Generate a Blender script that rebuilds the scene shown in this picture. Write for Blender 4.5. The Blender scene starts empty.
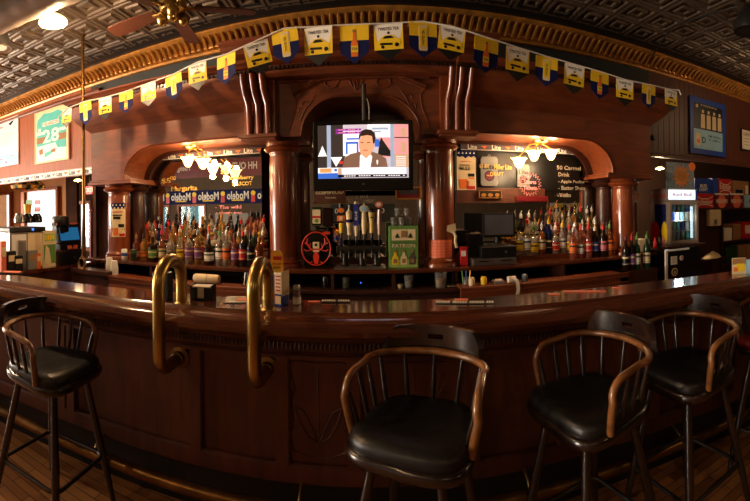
import bpy, math, random
from math import sin, cos, tan, pi, radians as R_, sqrt
from mathutils import Vector, Matrix
C = bpy.context.scene.collection
SC = bpy.context.scene
random.seed(7)
F, Y0, H, RHO = 395.0, 210.0, 1.55, 0.0114
# ------------------------------------------------------------------ camera
cd = bpy.data.cameras.new('camera'); cam = bpy.data.objects.new('camera', cd); C.objects.link(cam)
cd.type = 'PANO'; cd.panorama_type = 'CENTRAL_CYLINDRICAL'
cd.central_cylindrical_range_u_min = -375/F; cd.central_cylindrical_range_u_max = 375/F
cd.central_cylindrical_range_v_min = -(501-Y0)/F; cd.central_cylindrical_range_v_max = Y0/F
cd.central_cylindrical_radius = 1.0
cd.clip_start = .01
cam.location = (0, 0, H)
cam.rotation_euler = (Matrix.Rotation(RHO, 4, 'Y') @ Matrix.Rotation(pi/2, 4, 'X')).to_euler()
SC.camera = cam
SC.view_settings.view_transform = 'Standard'; SC.view_settings.look = 'None'
SC.view_settings.gamma = 1; SC.view_settings.use_curve_mapping = False
SC.view_settings.exposure = 0.0
# ------------------------------------------------------------------ world and daylight
w = bpy.data.worlds.new('overcast_sky'); SC.world = w; w.use_nodes = True
w.node_tree.nodes['Background'].inputs[0].default_value = (.93, .97, 1, 1)
w.node_tree.nodes['Background'].inputs[1].default_value = 2.2
def area(name, loc, rot, sx, sy, power, col):
    l = bpy.data.lights.new(name, 'AREA'); l.shape = 'RECTANGLE'; l.size = sx; l.size_y = sy
    l.energy = power; l.color = col
    o = bpy.data.objects.new(name, l); C.objects.link(o); o.location = loc; o.rotation_euler = rot; return o
def point(name, loc, power, col, r=.04):
    l = bpy.data.lights.new(name, 'POINT'); l.energy = power; l.color = col; l.shadow_soft_size = r
    o = bpy.data.objects.new(name, l); C.objects.link(o); o.location = loc; return o
DAY = (1, .86, .70); WARM = (1, .60, .28); TUNG = (1, .66, .36)
area('daylight_front_window', (-4.55, -3.9, 1.4), (R_(90), 0, 0), 1.5, .9, 200, DAY)
area('daylight_side_window', (-8.45, .9, 1.55), (0, R_(-90), 0), 1.5, 3.0, 900, DAY)
area('daylight_alcove_window', (-6.4, 5.95, 1.45), (R_(-90), 0, 0), 1.3, 1.1, 50, DAY)
# ------------------------------------------------------------------ projection helpers: a pixel's ray meets a plane of the room
def ray(px, py):
    th = (px-375)/F; x, y, z = sin(th), cos(th), (Y0-py)/F
    return Vector((x*cos(RHO)+z*sin(RHO), y, -x*sin(RHO)+z*cos(RHO)))
def PY(px, py, Y):
    d = ray(px, py); t = Y/d.y; return Vector((d.x*t, Y, H+d.z*t))
def PZ(px, py, z):
    d = ray(px, py); t = (z-H)/d.z; return Vector((d.x*t, d.y*t, z))
def XA(px, Y): return PY(px, Y0, Y).x
def rect(px0, py0, px1, py1, Y):
    a = PY(px0, (py0+py1)/2, Y).x; b = PY(px1, (py0+py1)/2, Y).x; m = (px0+px1)/2
    return a, b, PY(m, py1, Y).z, PY(m, py0, Y).z
# ------------------------------------------------------------------ materials
def lin(c):
    c = c/255
    return c/12.92 if c <= .04045 else ((c+.055)/1.055)**2.4
def L(c): return (lin(c[0]), lin(c[1]), lin(c[2]), 1)
MT = {}
def mat(name, col, rough=.5, metal=0., var=.12, scale=8, bump=0., coat=0., trans=0., alpha=1., emit=0., ecol=None, spec=.5, stretch=(1,1,1)):
    if name in MT: return MT[name]
    m = bpy.data.materials.new(name); m.use_nodes = True; nt = m.node_tree; p = nt.nodes['Principled BSDF']
    p.inputs['Roughness'].default_value = rough; p.inputs['Metallic'].default_value = metal
    p.inputs['Coat Weight'].default_value = coat; p.inputs['Coat Roughness'].default_value = .12
    p.inputs['Transmission Weight'].default_value = trans; p.inputs['Specular IOR Level'].default_value = spec
    tc = nt.nodes.new('ShaderNodeTexCoord'); mp = nt.nodes.new('ShaderNodeMapping'); mp.inputs['Scale'].default_value = stretch
    nz = nt.nodes.new('ShaderNodeTexNoise'); nz.inputs['Scale'].default_value = scale; nz.inputs['Detail'].default_value = 4
    nt.links.new(tc.outputs['Object'], mp.inputs[0]); nt.links.new(mp.outputs[0], nz.inputs[0])
    rp = nt.nodes.new('ShaderNodeValToRGB'); e = rp.color_ramp.elements
    b = L(col); e[0].position = .3; e[1].position = .7
    e[0].color = tuple(v*(1-var) for v in b[:3])+(1,); e[1].color = tuple(min(1, v*(1+var)) for v in b[:3])+(1,)
    nt.links.new(nz.outputs[0], rp.inputs[0]); nt.links.new(rp.outputs[0], p.inputs['Base Color'])
    if bump:
        bp = nt.nodes.new('ShaderNodeBump'); bp.inputs['Strength'].default_value = bump; bp.inputs['Distance'].default_value = .01
        nt.links.new(nz.outputs[0], bp.inputs['Height']); nt.links.new(bp.outputs[0], p.inputs['Normal'])
    if emit:
        p.inputs['Emission Color'].default_value = L(ecol or col); p.inputs['Emission Strength'].default_value = emit
    if name.startswith('wood'):
        nz.inputs['Distortion'].default_value = 1.2
    MT[name] = m; return m
mat('wood_red', (110, 53, 24), .42, var=.32, scale=5, coat=.12, stretch=(.6, 3, 3))
mat('wood_red_v', (122, 56, 26), .28, var=.3, scale=5, coat=.5, stretch=(4, 4, .5))
mat('wood_bar', (80, 38, 22), .42, var=.35, scale=4, coat=.08, stretch=(3, 3, .6))
mat('wood_bartop', (82, 40, 23), .16, var=.4, scale=5, coat=.9, stretch=(.5, 5, 5))
mat('wood_dark', (58, 28, 18), .4, var=.3, scale=6, coat=.1, stretch=(.6, 4, 4))
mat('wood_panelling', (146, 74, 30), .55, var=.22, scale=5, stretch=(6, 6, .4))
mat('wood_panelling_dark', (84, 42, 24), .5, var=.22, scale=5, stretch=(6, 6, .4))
mat('wood_stool', (28, 16, 11), .25, var=.4, scale=8, coat=.6)
mat('wood_worn', (168, 108, 52), .32, var=.3, scale=14, coat=.4)
mat('wood_bow', (112, 70, 34), .3, var=.7, scale=9, coat=.4); mat('leather_black', (20, 19, 18), .38, var=.2, scale=30, bump=.15)
mat('leather_red', (92, 16, 16), .4, var=.2, scale=30, bump=.15)
mat('gold_paint', (176, 120, 52), .36, .35, var=.3, scale=12, bump=.2)
mat('brass', (176, 146, 84), .3, 1, var=.18, scale=7)
mat('brass_old', (122, 88, 46), .35, .9, var=.35, scale=10)
mat('tin_ceiling', (92, 76, 60), .5, .1, var=.2, scale=6)
mat('tin_moulding', (38, 33, 30), .45, .3, var=.2, scale=10)
mat('slate_wall', (42, 46, 46), .7, var=.15, scale=4)
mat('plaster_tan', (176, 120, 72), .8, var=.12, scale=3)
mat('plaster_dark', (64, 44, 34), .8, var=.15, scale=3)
mat('entry_panel', (52, 30, 20), .85, var=.2, spec=.1); mat('plaster_rear', (76, 58, 40), .8, var=.15, scale=2)
mat('black', (14, 13, 13), .4, var=.3); mat('black_gloss', (10, 10, 10), .12, var=.2, coat=.5)
mat('steel', (170, 166, 158), .28, .9, var=.12); mat('dark_steel', (70, 66, 62), .35, .8, var=.2)
mat('white', (232, 228, 218), .5, var=.05); mat('paper', (226, 214, 194), .7, var=.06)
mat('cream', (222, 200, 156), .5, var=.08); mat('grey', (120, 118, 114), .5, var=.1)
mat('yellow', (236, 196, 24), .6, var=.06); mat('navy', (20, 26, 74), .7, var=.1, spec=.15)
mat('red', (188, 28, 28), .45, var=.1); mat('dark_red', (100, 18, 26), .4, var=.15)
mat('orange', (226, 110, 36), .5, var=.1); mat('salmon', (226, 112, 74), .6, var=.06)
mat('green', (96, 136, 62), .5, var=.1); mat('dark_green', (24, 56, 26), .3, var=.2)
mat('orange_ink', (160, 66, 44), .6); mat('teal', (74, 176, 168), .6, var=.1); mat('light_blue', (150, 196, 222), .5, var=.08)
mat('blue', (26, 66, 160), .45, var=.1); mat('brown_card', (150, 108, 66), .8, var=.1)
mat('pink', (226, 122, 140), .5, var=.1); mat('chalk', (206, 196, 176), .9, var=.15)
mat('chalk_yellow', (214, 180, 96), .9, var=.15); mat('chalk_pink', (216, 140, 150), .9, var=.15)
mat('glass', (240, 240, 236), .04, var=.02, trans=.92)
mat('duct_steel', (124, 108, 94), .38, .5, var=.1); mat('rope', (120, 92, 62), .8, var=.2, bump=.3)
mat('tv_white', (235, 238, 245), .3, emit=1.1)
mat('shade_bright', (255, 206, 136), .3, emit=4); mat('strip_grey', (84, 76, 84), .6, spec=.2); mat('bulb', (255, 214, 150), .3, emit=14); mat('shade_lit', (255, 206, 140), .3, emit=3.2)
mat('screen_blue', (30, 110, 170), .3, emit=.45); mat('fridge_light', (214, 232, 244), .3, emit=1.4)
mat('exit_red', (220, 40, 30), .4, emit=.5); mat('red_glow', (200, 48, 26), .4, emit=.10); mat('blue_led', (60, 120, 255), .4, emit=2)
def pane_mat(name, col, mixf=.06):
    m = bpy.data.materials.new(name); m.use_nodes = True; nt = m.node_tree; nt.nodes.remove(nt.nodes['Principled BSDF'])
    t = nt.nodes.new('ShaderNodeBsdfTransparent'); g = nt.nodes.new('ShaderNodeBsdfGlossy'); x = nt.nodes.new('ShaderNodeMixShader')
    nz = nt.nodes.new('ShaderNodeTexNoise'); nz.inputs['Scale'].default_value = 3; rp = nt.nodes.new('ShaderNodeMapRange')
    rp.inputs[3].default_value = mixf*.8; rp.inputs[4].default_value = mixf*1.2; nt.links.new(nz.outputs[0], rp.inputs[0]); nt.links.new(rp.outputs[0], x.inputs[0])
    t.inputs[0].default_value = L(col); g.inputs['Roughness'].default_value = .03
    nt.links.new(t.outputs[0], x.inputs[1]); nt.links.new(g.outputs[0], x.inputs[2]); nt.links.new(x.outputs[0], nt.nodes['Material Output'].inputs[0]); MT[name] = m
pane_mat('pane', (252, 252, 252)); pane_mat('pane_dimmer', (150, 176, 178)); pane_mat('clear_glass', (236, 240, 238), .12)
def mirror_mat():
    m = mat('mirror_glass', (205, 205, 200), .015, 1, var=.02)
    return m
mirror_mat()
def floor_mat():
    m = bpy.data.materials.new('floor_planks'); m.use_nodes = True; nt = m.node_tree; p = nt.nodes['Principled BSDF']
    tc = nt.nodes.new('ShaderNodeTexCoord'); br = nt.nodes.new('ShaderNodeTexBrick')
    br.inputs['Scale'].default_value = 1; br.inputs['Brick Width'].default_value = .42; br.inputs['Row Height'].default_value = .058
    br.inputs['Mortar Size'].default_value = .0022; br.inputs['Color1'].default_value = L((200, 136, 78)); br.inputs['Color2'].default_value = L((146, 90, 50))
    br.inputs['Mortar'].default_value = L((38, 20, 10)); br.inputs['Bias'].default_value = 0; br.offset = .37; br.offset_frequency = 2
    nt.links.new(tc.outputs['Object'], br.inputs[0])
    mp = nt.nodes.new('ShaderNodeMapping'); mp.inputs['Scale'].default_value = (2, 22, 2); nt.links.new(tc.outputs['Object'], mp.inputs[0])
    nz = nt.nodes.new('ShaderNodeTexNoise'); nz.inputs['Scale'].default_value = 3; nt.links.new(mp.outputs[0], nz.inputs[0])
    mx = nt.nodes.new('ShaderNodeMix'); mx.data_type = 'RGBA'; mx.blend_type = 'MULTIPLY'; mx.inputs[0].default_value = .4
    nt.links.new(br.outputs[0], mx.inputs[6]); nt.links.new(nz.outputs[0], mx.inputs[7]); nt.links.new(mx.outputs[2], p.inputs['Base Color'])
    p.inputs['Roughness'].default_value = .38; MT['floor_planks'] = m
floor_mat()
# ------------------------------------------------------------------ mesh builder
_txt = {}
def glyphs(s):
    if s not in _txt:
        c = bpy.data.curves.new('t', 'FONT'); c.body = s; c.align_x = 'CENTER'; c.align_y = 'CENTER'; c.resolution_u = 2; c.offset = .016
        o = bpy.data.objects.new('t', c); me = bpy.data.meshes.new_from_object(o)
        V = [v.co.copy() for v in me.vertices]; Fc = [tuple(p.vertices) for p in me.polygons]
        x = [v.x for v in V] or [0]; y = [v.y for v in V] or [0]
        cx, cy = (min(x)+max(x))/2, (min(y)+max(y))/2
        V = [(v.x-cx, v.y-cy) for v in V]
        _txt[s] = (V, Fc, max(x)-min(x), max(y)-min(y))
        bpy.data.objects.remove(o); bpy.data.curves.remove(c); bpy.data.meshes.remove(me)
    return _txt[s]
class MB:
    def __init__(s): s.v = []; s.f = []; s.m = []; s.M = None
    def add(s, V, Fc, m=0):
        n = len(s.v); s.v += [tuple(s.M @ Vector(p)) if s.M else tuple(p) for p in V]
        s.f += [tuple(i+n for i in f) for f in Fc]; s.m += [m]*len(Fc); return s
    def box(s, x0, x1, y0, y1, z0, z1, m=0):
        V = [(x, y, z) for x in (x0, x1) for y in (y0, y1) for z in (z0, z1)]
        return s.add(V, [(0,1,3,2),(4,6,7,5),(0,4,5,1),(2,3,7,6),(0,2,6,4),(1,5,7,3)], m)
    def cbox(s, c, d, m=0):
        return s.box(c[0]-d[0]/2, c[0]+d[0]/2, c[1]-d[1]/2, c[1]+d[1]/2, c[2]-d[2]/2, c[2]+d[2]/2, m)
    def lathe(s, prof, c=(0,0,0), n=16, m=0, axis='z'):
        V = []; Fc = []
        for r, z in prof:
            for i in range(n):
                a = 2*pi*i/n
                p = (r*cos(a), r*sin(a), z)
                if axis == 'y': p = (p[0], p[2], p[1])
                if axis == 'x': p = (p[2], p[0], p[1])
                V.append((c[0]+p[0], c[1]+p[1], c[2]+p[2]))
        for k in range(len(prof)-1):
            for i in range(n):
                j = (i+1) % n; Fc.append((k*n+i, k*n+j, (k+1)*n+j, (k+1)*n+i))
        if prof[0][0] > 1e-5: Fc.append(tuple(range(n))[::-1])
        if prof[-1][0] > 1e-5: Fc.append(tuple((len(prof)-1)*n+i for i in range(n)))
        return s.add(V, Fc, m)
    def tube(s, pts, r, n=8, m=0, closed=False, sq=None):
        pts = [Vector(p) for p in pts]; N = len(pts); V = []; Fc = []; up = None
        for k, p in enumerate(pts):
            a = pts[(k-1) % N] if (k > 0 or closed) else p; b = pts[(k+1) % N] if (k < N-1 or closed) else p
            t = (b-a).normalized()
            if up is None:
                up = Vector((0, 0, 1)) if abs(t.z) < .9 else Vector((1, 0, 0))
            u = (up - t*up.dot(t)).normalized(); up = u; w_ = t.cross(u)
            rr = r[k] if isinstance(r, (list, tuple)) else r
            for i in range(n):
                a_ = 2*pi*(i+.5)/n
                ru, rw = (rr*sq[0], rr*sq[1]) if sq else (rr, rr)
                V.append(p + u*cos(a_)*ru + w_*sin(a_)*rw)
        K = N if closed else N-1
        for k in range(K):
            k2 = (k+1) % N
            for i in range(n):
                j = (i+1) % n; Fc.append((k*n+i, k*n+j, k2*n+j, k2*n+i))
        if not closed:
            Fc.append(tuple(range(n))[::-1]); Fc.append(tuple((N-1)*n+i for i in range(n)))
        return s.add(V, Fc, m)
    def prism(s, poly, y0, y1, m=0):       # polygon in X,Z extruded along Y
        n = len(poly); V = [(x, y0, z) for x, z in poly] + [(x, y1, z) for x, z in poly]
        return s.add(V, [tuple(range(n)), tuple(range(2*n-1, n-1, -1))] + [(i, i+n, (i+1) % n+n, (i+1) % n) for i in range(n)], m)
    def prismz(s, poly, z0, z1, m=0):      # polygon in X,Y extruded along Z
        n = len(poly); V = [(x, y, z0) for x, y in poly] + [(x, y, z1) for x, y in poly]
        return s.add(V, [tuple(range(n))[::-1], tuple(range(n, 2*n))] + [(i, (i+1) % n, (i+1) % n+n, i+n) for i in range(n)], m)
    def sweep(s, path, prof, m=0):         # path: [(x,y,nx,ny)], prof: [(d,z)] closed ring
        K = len(prof); V = []; Fc = []
        for x, y, nx, ny in path:
            for d, z in prof: V.append((x+nx*d, y+ny*d, z))
        for k in range(len(path)-1):
            for i in range(K):
                j = (i+1) % K; Fc.append((k*K+i, (k+1)*K+i, (k+1)*K+j, k*K+j))
        Fc.append(tuple(range(K))); Fc.append(tuple((len(path)-1)*K+i for i in range(K))[::-1])
        return s.add(V, Fc, m)
    def quad(s, a, b, c, d, m=0): return s.add([a, b, c, d], [(0, 1, 2, 3)], m)
    def disc(s, c, r, y, n=16, m=0, sx=1):
        return s.add([(c[0]+r*sx*cos(2*pi*i/n), y, c[1]+r*sin(2*pi*i/n)) for i in range(n)], [tuple(range(n))], m)
    def text(s, t, o, h, m=0, width=None, flip=False, X=(1,0,0), Z=(0,0,1), rotd=0):
        V, Fc, tw, th = glyphs(t); k = h/max(th, 1e-4); kx = (width/tw) if width else k
        if flip: kx = -kx
        X = Vector(X); Z = Vector(Z); o = Vector(o); ca, sa = cos(R_(rotd)), sin(R_(rotd))
        out = []
        for x, y in V:
            x, y = x*kx, y*k; x, y = x*ca-y*sa, x*sa+y*ca
            out.append(o+X*x+Z*y)
        return s.add(out, Fc, m)
    def obj(s, name, mats, parent=None, smooth=None, bevel=0, loc=None):
        me = bpy.data.meshes.new(name); me.from_pydata([tuple(v) for v in s.v], [], s.f)
        if isinstance(mats, str): mats = [mats]
        for k in mats: me.materials.append(MT[k])
        me.polygons.foreach_set('material_index', s.m); me.update()
        if smooth:
            me.shade_smooth(); me.set_sharp_from_angle(angle=R_(smooth))
        o = bpy.data.objects.new(name, me); C.objects.link(o)
        if parent: o.parent = parent
        if loc: o.location = loc
        if bevel:
            b = o.modifiers.new('bevel', 'BEVEL'); b.width = bevel; b.segments = 2; b.limit_method = 'ANGLE'
        return o
def tag(o, label, cat, group=None):
    o['label'] = label; o['category'] = cat
    if group: o['group'] = group
    return o
def thing(name, label, cat, loc=(0,0,0), rz=0, group=None):
    o = bpy.data.objects.new(name, None); C.objects.link(o); o.location = loc; o.rotation_euler = (0, 0, rz); o.empty_display_size = .1
    return tag(o, label, cat, group)
def struct(o): o['kind'] = 'structure'; return o
def dup(root, loc, rz, label, group=None):
    r = root.copy(); C.objects.link(r); r.location = loc; r.rotation_euler = (0, 0, rz); r['label'] = label
    if group: r['group'] = group
    for ch in list(root.children):
        c = ch.copy(); C.objects.link(c); c.parent = r
        for g in ch.children:
            d = g.copy(); C.objects.link(d); d.parent = c
    return r
def arc(cx, cz, rx, rz, a0, a1, n=12):
    return [(cx+rx*cos(R_(a0+(a1-a0)*i/n)), cz+rz*sin(R_(a0+(a1-a0)*i/n))) for i in range(n+1)]
# ================================================================== STRUCTURE
b = MB(); b.box(-8.2, 8.2, -3.7, 6, -.1, 0); struct(b.obj('floor', 'floor_planks'))
CZ = 3.34
def WY(X): return 3.6-.06*X if X < 0 else 3.6
# tin ceiling, pressed squares
b = MB()
T = .3
ring = [(.15, 0), (.14, .012), (.115, .012), (.105, -.004), (.075, -.004), (.065, .012), (.04, .012), (.03, 0)]
nx0, nx1, ny0, ny1 = -26, 26, -12, 20
for i in range(nx0, nx1):
    for j in range(ny0, ny1):
        cx, cy = (i+.5)*T, (j+.5)*T
        if j < 0 and (i+j) % 1: continue
        if sqrt(cx*cx+cy*cy) > 7.4: 
            b.quad((cx-T/2, cy-T/2, CZ), (cx-T/2, cy+T/2, CZ), (cx+T/2, cy+T/2, CZ), (cx+T/2, cy-T/2, CZ)); continue
        V = []; Fc = []
        for r, h in ring:
            V += [(cx-r, cy-r, CZ-h-.004), (cx+r, cy-r, CZ-h-.004), (cx+r, cy+r, CZ-h-.004), (cx-r, cy+r, CZ-h-.004)]
        for k in range(len(ring)-1):
            for q in range(4):
                q2 = (q+1) % 4; Fc.append((k*4+q, (k+1)*4+q, (k+1)*4+q2, k*4+q2))
        kk = (len(ring)-1)*4; Fc.append((kk+3, kk+2, kk+1, kk)); b.add(V, Fc)
b.box(-8.2, 8.2, -3.7, 6.2, CZ+.03, CZ+.1)
struct(b.obj('ceiling', 'tin_ceiling'))
# back wall above the bar: wainscot left, slate middle, dark right
def wallseg(x0, x1, z0, z1, m, name, t=.12):
    b = MB(); y0, y1 = WY(x0), WY(x1)
    b.add([(x0,y0,z0),(x1,y1,z0),(x1,y1,z1),(x0,y0,z1),(x0,y0+t,z0),(x1,y1+t,z0),(x1,y1+t,z1),(x0,y0+t,z1)],
          [(0,1,2,3),(7,6,5,4),(0,4,5,1),(3,2,6,7),(0,3,7,4),(1,5,6,2)])
    return b, name, m
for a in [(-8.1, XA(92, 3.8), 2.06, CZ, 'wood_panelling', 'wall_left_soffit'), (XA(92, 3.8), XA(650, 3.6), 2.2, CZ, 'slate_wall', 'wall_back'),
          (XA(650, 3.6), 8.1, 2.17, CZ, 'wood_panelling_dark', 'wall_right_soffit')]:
    b, n, m = wallseg(*a)
    if 'right_soffit' in n:
        x = a[0]+.05
        while x < a[1]-.05:
            y = WY(x); b.box(x, x+.008, y-.004, y+.01, a[2], a[3]); x += .09
    if 'left' in n or 'right' in n:
        b.sweep([(x, WY(x), 0, -1) for x in (a[0], a[1])], [(-.01, a[2]-.02), (.04, a[2]-.02), (.04, a[2]+.02), (.02, a[2]+.03), (-.01, a[2]+.03)])
    struct(b.obj(n, m))
# wood trim just under the gold cornice
b = MB(); b.sweep([(x, WY(x), 0, -1) for x in (-8.1, XA(97, 3.7))], [(-.02, 3.06), (.02, 3.06), (.035, 3.08), (.02, 3.11), (-.02, 3.11)]); struct(b.obj('trim_1', 'wood_red'))
# gold cornice with leaf beads
b = MB(); path = [(x, WY(x), 0, -1) for x in (-8.1, -6, -4, -2, 0, 2, 4, 6, 8.1)]
pr = [(-.02, 3.16)]+[(.02, 3.16), (.03, 3.18), (.02, 3.195), (.05, 3.20)]+[(.05+.13*(1-cos(a)), 3.2+.075*sin(a)) for a in (R_(20), R_(45), R_(70), R_(90))]+[(.19, 3.28), (.21, 3.295), (.21, 3.31), (-.02, 3.31)]
b.sweep(path, pr)
x = -8.0
while x < 7.6:
    y = WY(x); b.tube([(x, y-.035, 3.195), (x, y-.075, 3.222), (x, y-.13, 3.262), (x, y-.18, 3.28)], [.014, .018, .02, .012], 6)
    b.lathe([(0, -.012), (.011, 0), (0, .012)], (x+.035, y-.20, 3.297), 6); b.lathe([(0, -.01), (.01, 0), (0, .01)], (x, y-.20, 3.297), 5); x += .07
struct(b.obj('trim_2', 'gold_paint', smooth=50))
b = MB(); b.sweep(path, [(-.02, 3.311), (.24, 3.311), (.27, 3.315), (.30, 3.325), (.42, 3.327), (.44, 3.345), (-.02, 3.345)])
x = -8.0
while x < 7.6: b.lathe([(0, -.012), (.013, 0), (0, .012)], (x, WY(x)-.34, 3.322), 6); x += .09
struct(b.obj('trim_3', 'tin_moulding', smooth=50))
# outer shell
def holed(name, m, axis, at, t, a0, a1, z0, z1, holes):
    b = MB(); xs = sorted(set([a0, a1]+[v for h in holes for v in h[:2]]))
    for i in range(len(xs)-1):
        p, q = xs[i], xs[i+1]; hs = [h for h in holes if h[0] <= p and h[1] >= q]
        spans = [(z0, z1)] if not hs else [(z0, hs[0][2]), (hs[0][3], z1)]
        for s0, s1 in spans:
            if s1-s0 > .001: (b.box(p, q, at, at+t, s0, s1) if axis == 'x' else b.box(at, at+t, p, q, s0, s1))
    return struct(b.obj(name, m))
def window(n, axis, at, a0, a1, z0, z1, bars=1, pm='pane'):
    b = MB(); w_ = .06
    def bx(p, q, s, t, d=.05): (b.box(p, q, at-d, at+d, s, t) if axis == 'x' else b.box(at-d, at+d, p, q, s, t))
    bx(a0-w_, a0, z0-w_, z1+w_, .09); bx(a1, a1+w_, z0-w_, z1+w_, .09); bx(a0, a1, z0-w_, z0, .09); bx(a0, a1, z1, z1+w_, .09)
    for k in range(1, bars+1): bx(a0+(a1-a0)*k/(bars+1)-.02, a0+(a1-a0)*k/(bars+1)+.02, z0, z1)
    o = struct(b.obj('window_%d' % n, 'wood_panelling'))
    b = MB(); bx(a0, a1, z0, z1, .004); b.obj('window_pane', pm, o)
AY = 5.6
lw = [(XA(-30, AY), XA(12, AY), .9, 2.0), (XA(24, AY), XA(58.5, AY), .9, 2.03)]
lw2 = [(XA(77, AY), XA(92, AY), .9, 1.72)]
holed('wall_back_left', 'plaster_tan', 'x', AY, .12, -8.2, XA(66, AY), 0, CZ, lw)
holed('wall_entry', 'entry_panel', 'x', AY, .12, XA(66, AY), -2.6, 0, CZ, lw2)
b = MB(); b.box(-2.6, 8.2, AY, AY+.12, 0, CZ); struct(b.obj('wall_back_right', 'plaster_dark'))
for i, h in enumerate(lw+lw2): window(i+1, 'x', AY, *h, bars=0)
# rear wall seen in the mirrors
MY = 3.60
def RX(px, Yv): return XA(px, Yv)
RV = 2*MY+3.5
rw = [(XA(146, RV), XA(168, RV), .9, 1.72), (XA(179, RV), XA(204, RV), .9, 1.72)]
holed('wall_rear', 'plaster_rear', 'x', -3.62, .12, -8.2, 8.2, 0, CZ, rw)
for i, h in enumerate(rw): window(i+4, 'x', -3.56, *h, bars=0, pm='pane_dimmer')  # tint added to the rear panes to dim the daylight seen in the mirror
holed('wall_left', 'plaster_tan', 'y', -8.2, .12, -3.7, 6, 0, CZ, [(-.6, 2.4, .8, 2.3)])
window(6, 'y', -8.14, -.6, 2.4, .8, 2.3, 2)
b = MB(); b.box(8.08, 8.2, -3.7, 6, 0, CZ); struct(b.obj('wall_right', 'plaster_dark'))
b = MB(); b.box(-2.95, -2.85, 3.95, AY, 0, CZ); struct(b.obj('wall_partition_left', 'entry_panel'))
b = MB(); b.box(2.95, 3.05, 3.9, AY, 0, CZ); struct(b.obj('wall_partition_right', 'wood_dark'))
b = MB(); b.box(-2.62, 2.62, 3.8, 3.95, 0, 3.3); struct(b.obj('wall_behind_mirror', 'entry_panel'))

# ================================================================== FRONT BAR
def barY(X): return 1.80-(.033 if X < 0 else .055)*X*X
def barpath(x0, x1, n, off=0):
    out = []
    for i in range(n+1):
        X = x0+(x1-x0)*i/n; k = (.033 if X < 0 else .055)
        dx, dy = 1, -2*k*X; l = sqrt(1+dy*dy); nx, ny = dy/l, -1/l     # towards the room
        out.append((X, barY(X), nx, ny))
    return out
BP = barpath(-4.6, 4.3, 60)
bar = thing('bar_counter', 'long dark mahogany bar counter with panelled front and moulded nosing', 'bar counter', (0, 1.8, 0))
def part(b, name, m, par, **k):
    o = b.obj(name, m, par, **k); o.matrix_parent_inverse = par.matrix_basis.inverted() if False else Matrix.Identity(4)
    o.location = -par.location if not k.get('loc') else o.location
    return o
b = MB(); b.sweep(BP, [(-.30, 1.03), (-.30, 1.068), (.005, 1.068), (.005, 1.03)]); part(b, 'countertop', 'wood_bartop', bar, smooth=40)
b = MB(); b.sweep(BP, [(0, 1.02), (0, 1.074), (.012, 1.086), (.035, 1.09), (.055, 1.078), (.075, 1.072), (.11, 1.068), (.135, 1.055), (.147, 1.035), (.142, 1.012), (.125, 1.0), (.118, .985), (.10, .975), (.07, .965), (.05, .955), (.02, .95), (0, .95)])
part(b, 'nosing', 'wood_bartop', bar, smooth=40)
b = MB(); b.sweep(BP, [(-.04, .88), (.0, .88), (.012, .892), (.0, .90), (.004, .944), (.02, .95), (-.04, .95)])
pp = barpath(-4.5, 4.2, 430)
for X, Y, nx, ny in pp:
    b.M = Matrix.Translation((X+nx*.006, Y+ny*.006, .922)) @ Matrix.Rotation(math.atan2(ny, nx), 4, 'Z')
    b.lathe([(0, -.016), (.006, -.01), (.008, .004), (.006, .014), (0, .016)], n=5)
b.M = None; part(b, 'carved_frieze', 'wood_bar', bar, smooth=50)
b = MB(); b.sweep(BP, [(-.12, .3), (-.05, .3), (-.05, .88), (-.12, .88)]); part(b, 'front_board', 'wood_bar', bar, smooth=40)
b = MB(); b.sweep(BP, [(-.05, .27), (-.022, .27), (-.022, .345), (-.035, .355), (-.05, .355)]); part(b, 'base_rail', 'wood_bar', bar, smooth=30)
b = MB(); b.sweep(BP, [(-.05, .85), (-.026, .85), (-.026, .88), (-.05, .88)]); part(b, 'top_rail', 'wood_bar', bar, smooth=30)
b = MB(); b.sweep(BP, [(-.14, 0), (-.11, 0), (-.11, .3), (-.14, .3)]); part(b, 'toe_kick', 'black', bar, smooth=30)
b = MB(); b.sweep(BP, [(-.30, 0), (-.28, 0), (-.28, 1.03), (-.30, 1.03)]); part(b, 'inner_board', 'wood_dark', bar, smooth=30)
def onbar(X, d):
    k = (.033 if X < 0 else .055); dy = -2*k*X; l = sqrt(1+dy*dy); return Vector((X+dy/l*d, barY(X)-d/l, 0)), math.atan2(dy, 1)
def barX(px):      # where the panel front is met by the column of pixels px
    th = (px-375)/F; X = 1.85*tan(th)
    for _ in range(20): X = (barY(X)+.04)*tan(th)
    return X
stiles = [-4.2, -3.6, -3.0, barX(62), barX(71), barX(195), barX(281), barX(352), barX(470), barX(560), barX(651), barX(735), 3.1, 3.7]
for X in stiles:
    q, a = onbar(X, -.05); b = MB(); b.M = Matrix.Translation(q) @ Matrix.Rotation(a, 4, 'Z')
    b.box(-.028, .028, -.028, 0, .345, .86); b.box(-.034, -.028, -.02, 0, .35, .86); b.box(.028, .034, -.02, 0, .35, .86); part(b, 'stile', 'wood_bar', bar)
def carving(X, s=1):
    q, a = onbar(X, -.05); b = MB(); b.M = Matrix.Translation(q) @ Matrix.Rotation(a, 4, 'Z')
    def st(pts, r=.003): b.tube([(x*s, -.002, z) for x, z in pts], r, 6)
    st([(0, .42), (0, .80)]); 
    for k in (-1, 1):
        st([(k*.0, .44), (k*.03, .52), (k*.07, .60), (k*.11, .62)]); st([(k*.11, .62), (k*.09, .55), (k*.05, .48), (0, .45)])
        st([(k*.13, .78), (k*.11, .70), (k*.13, .64), (k*.12, .56), (k*.14, .48), (k*.12, .41), (k*.05, .385), (0, .39)])
        for z in (.50, .58, .66, .74): st([(k*.13, z), (k*.15, z+.02), (k*.135, z+.04), (k*.12, z+.02), (k*.13, z)], .003)
        st([(k*.14, .80), (k*.155, .825), (k*.10, .835), (0, .83)])
    part(b, 'carved_panel', 'wood_bar', bar, smooth=60)
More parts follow.
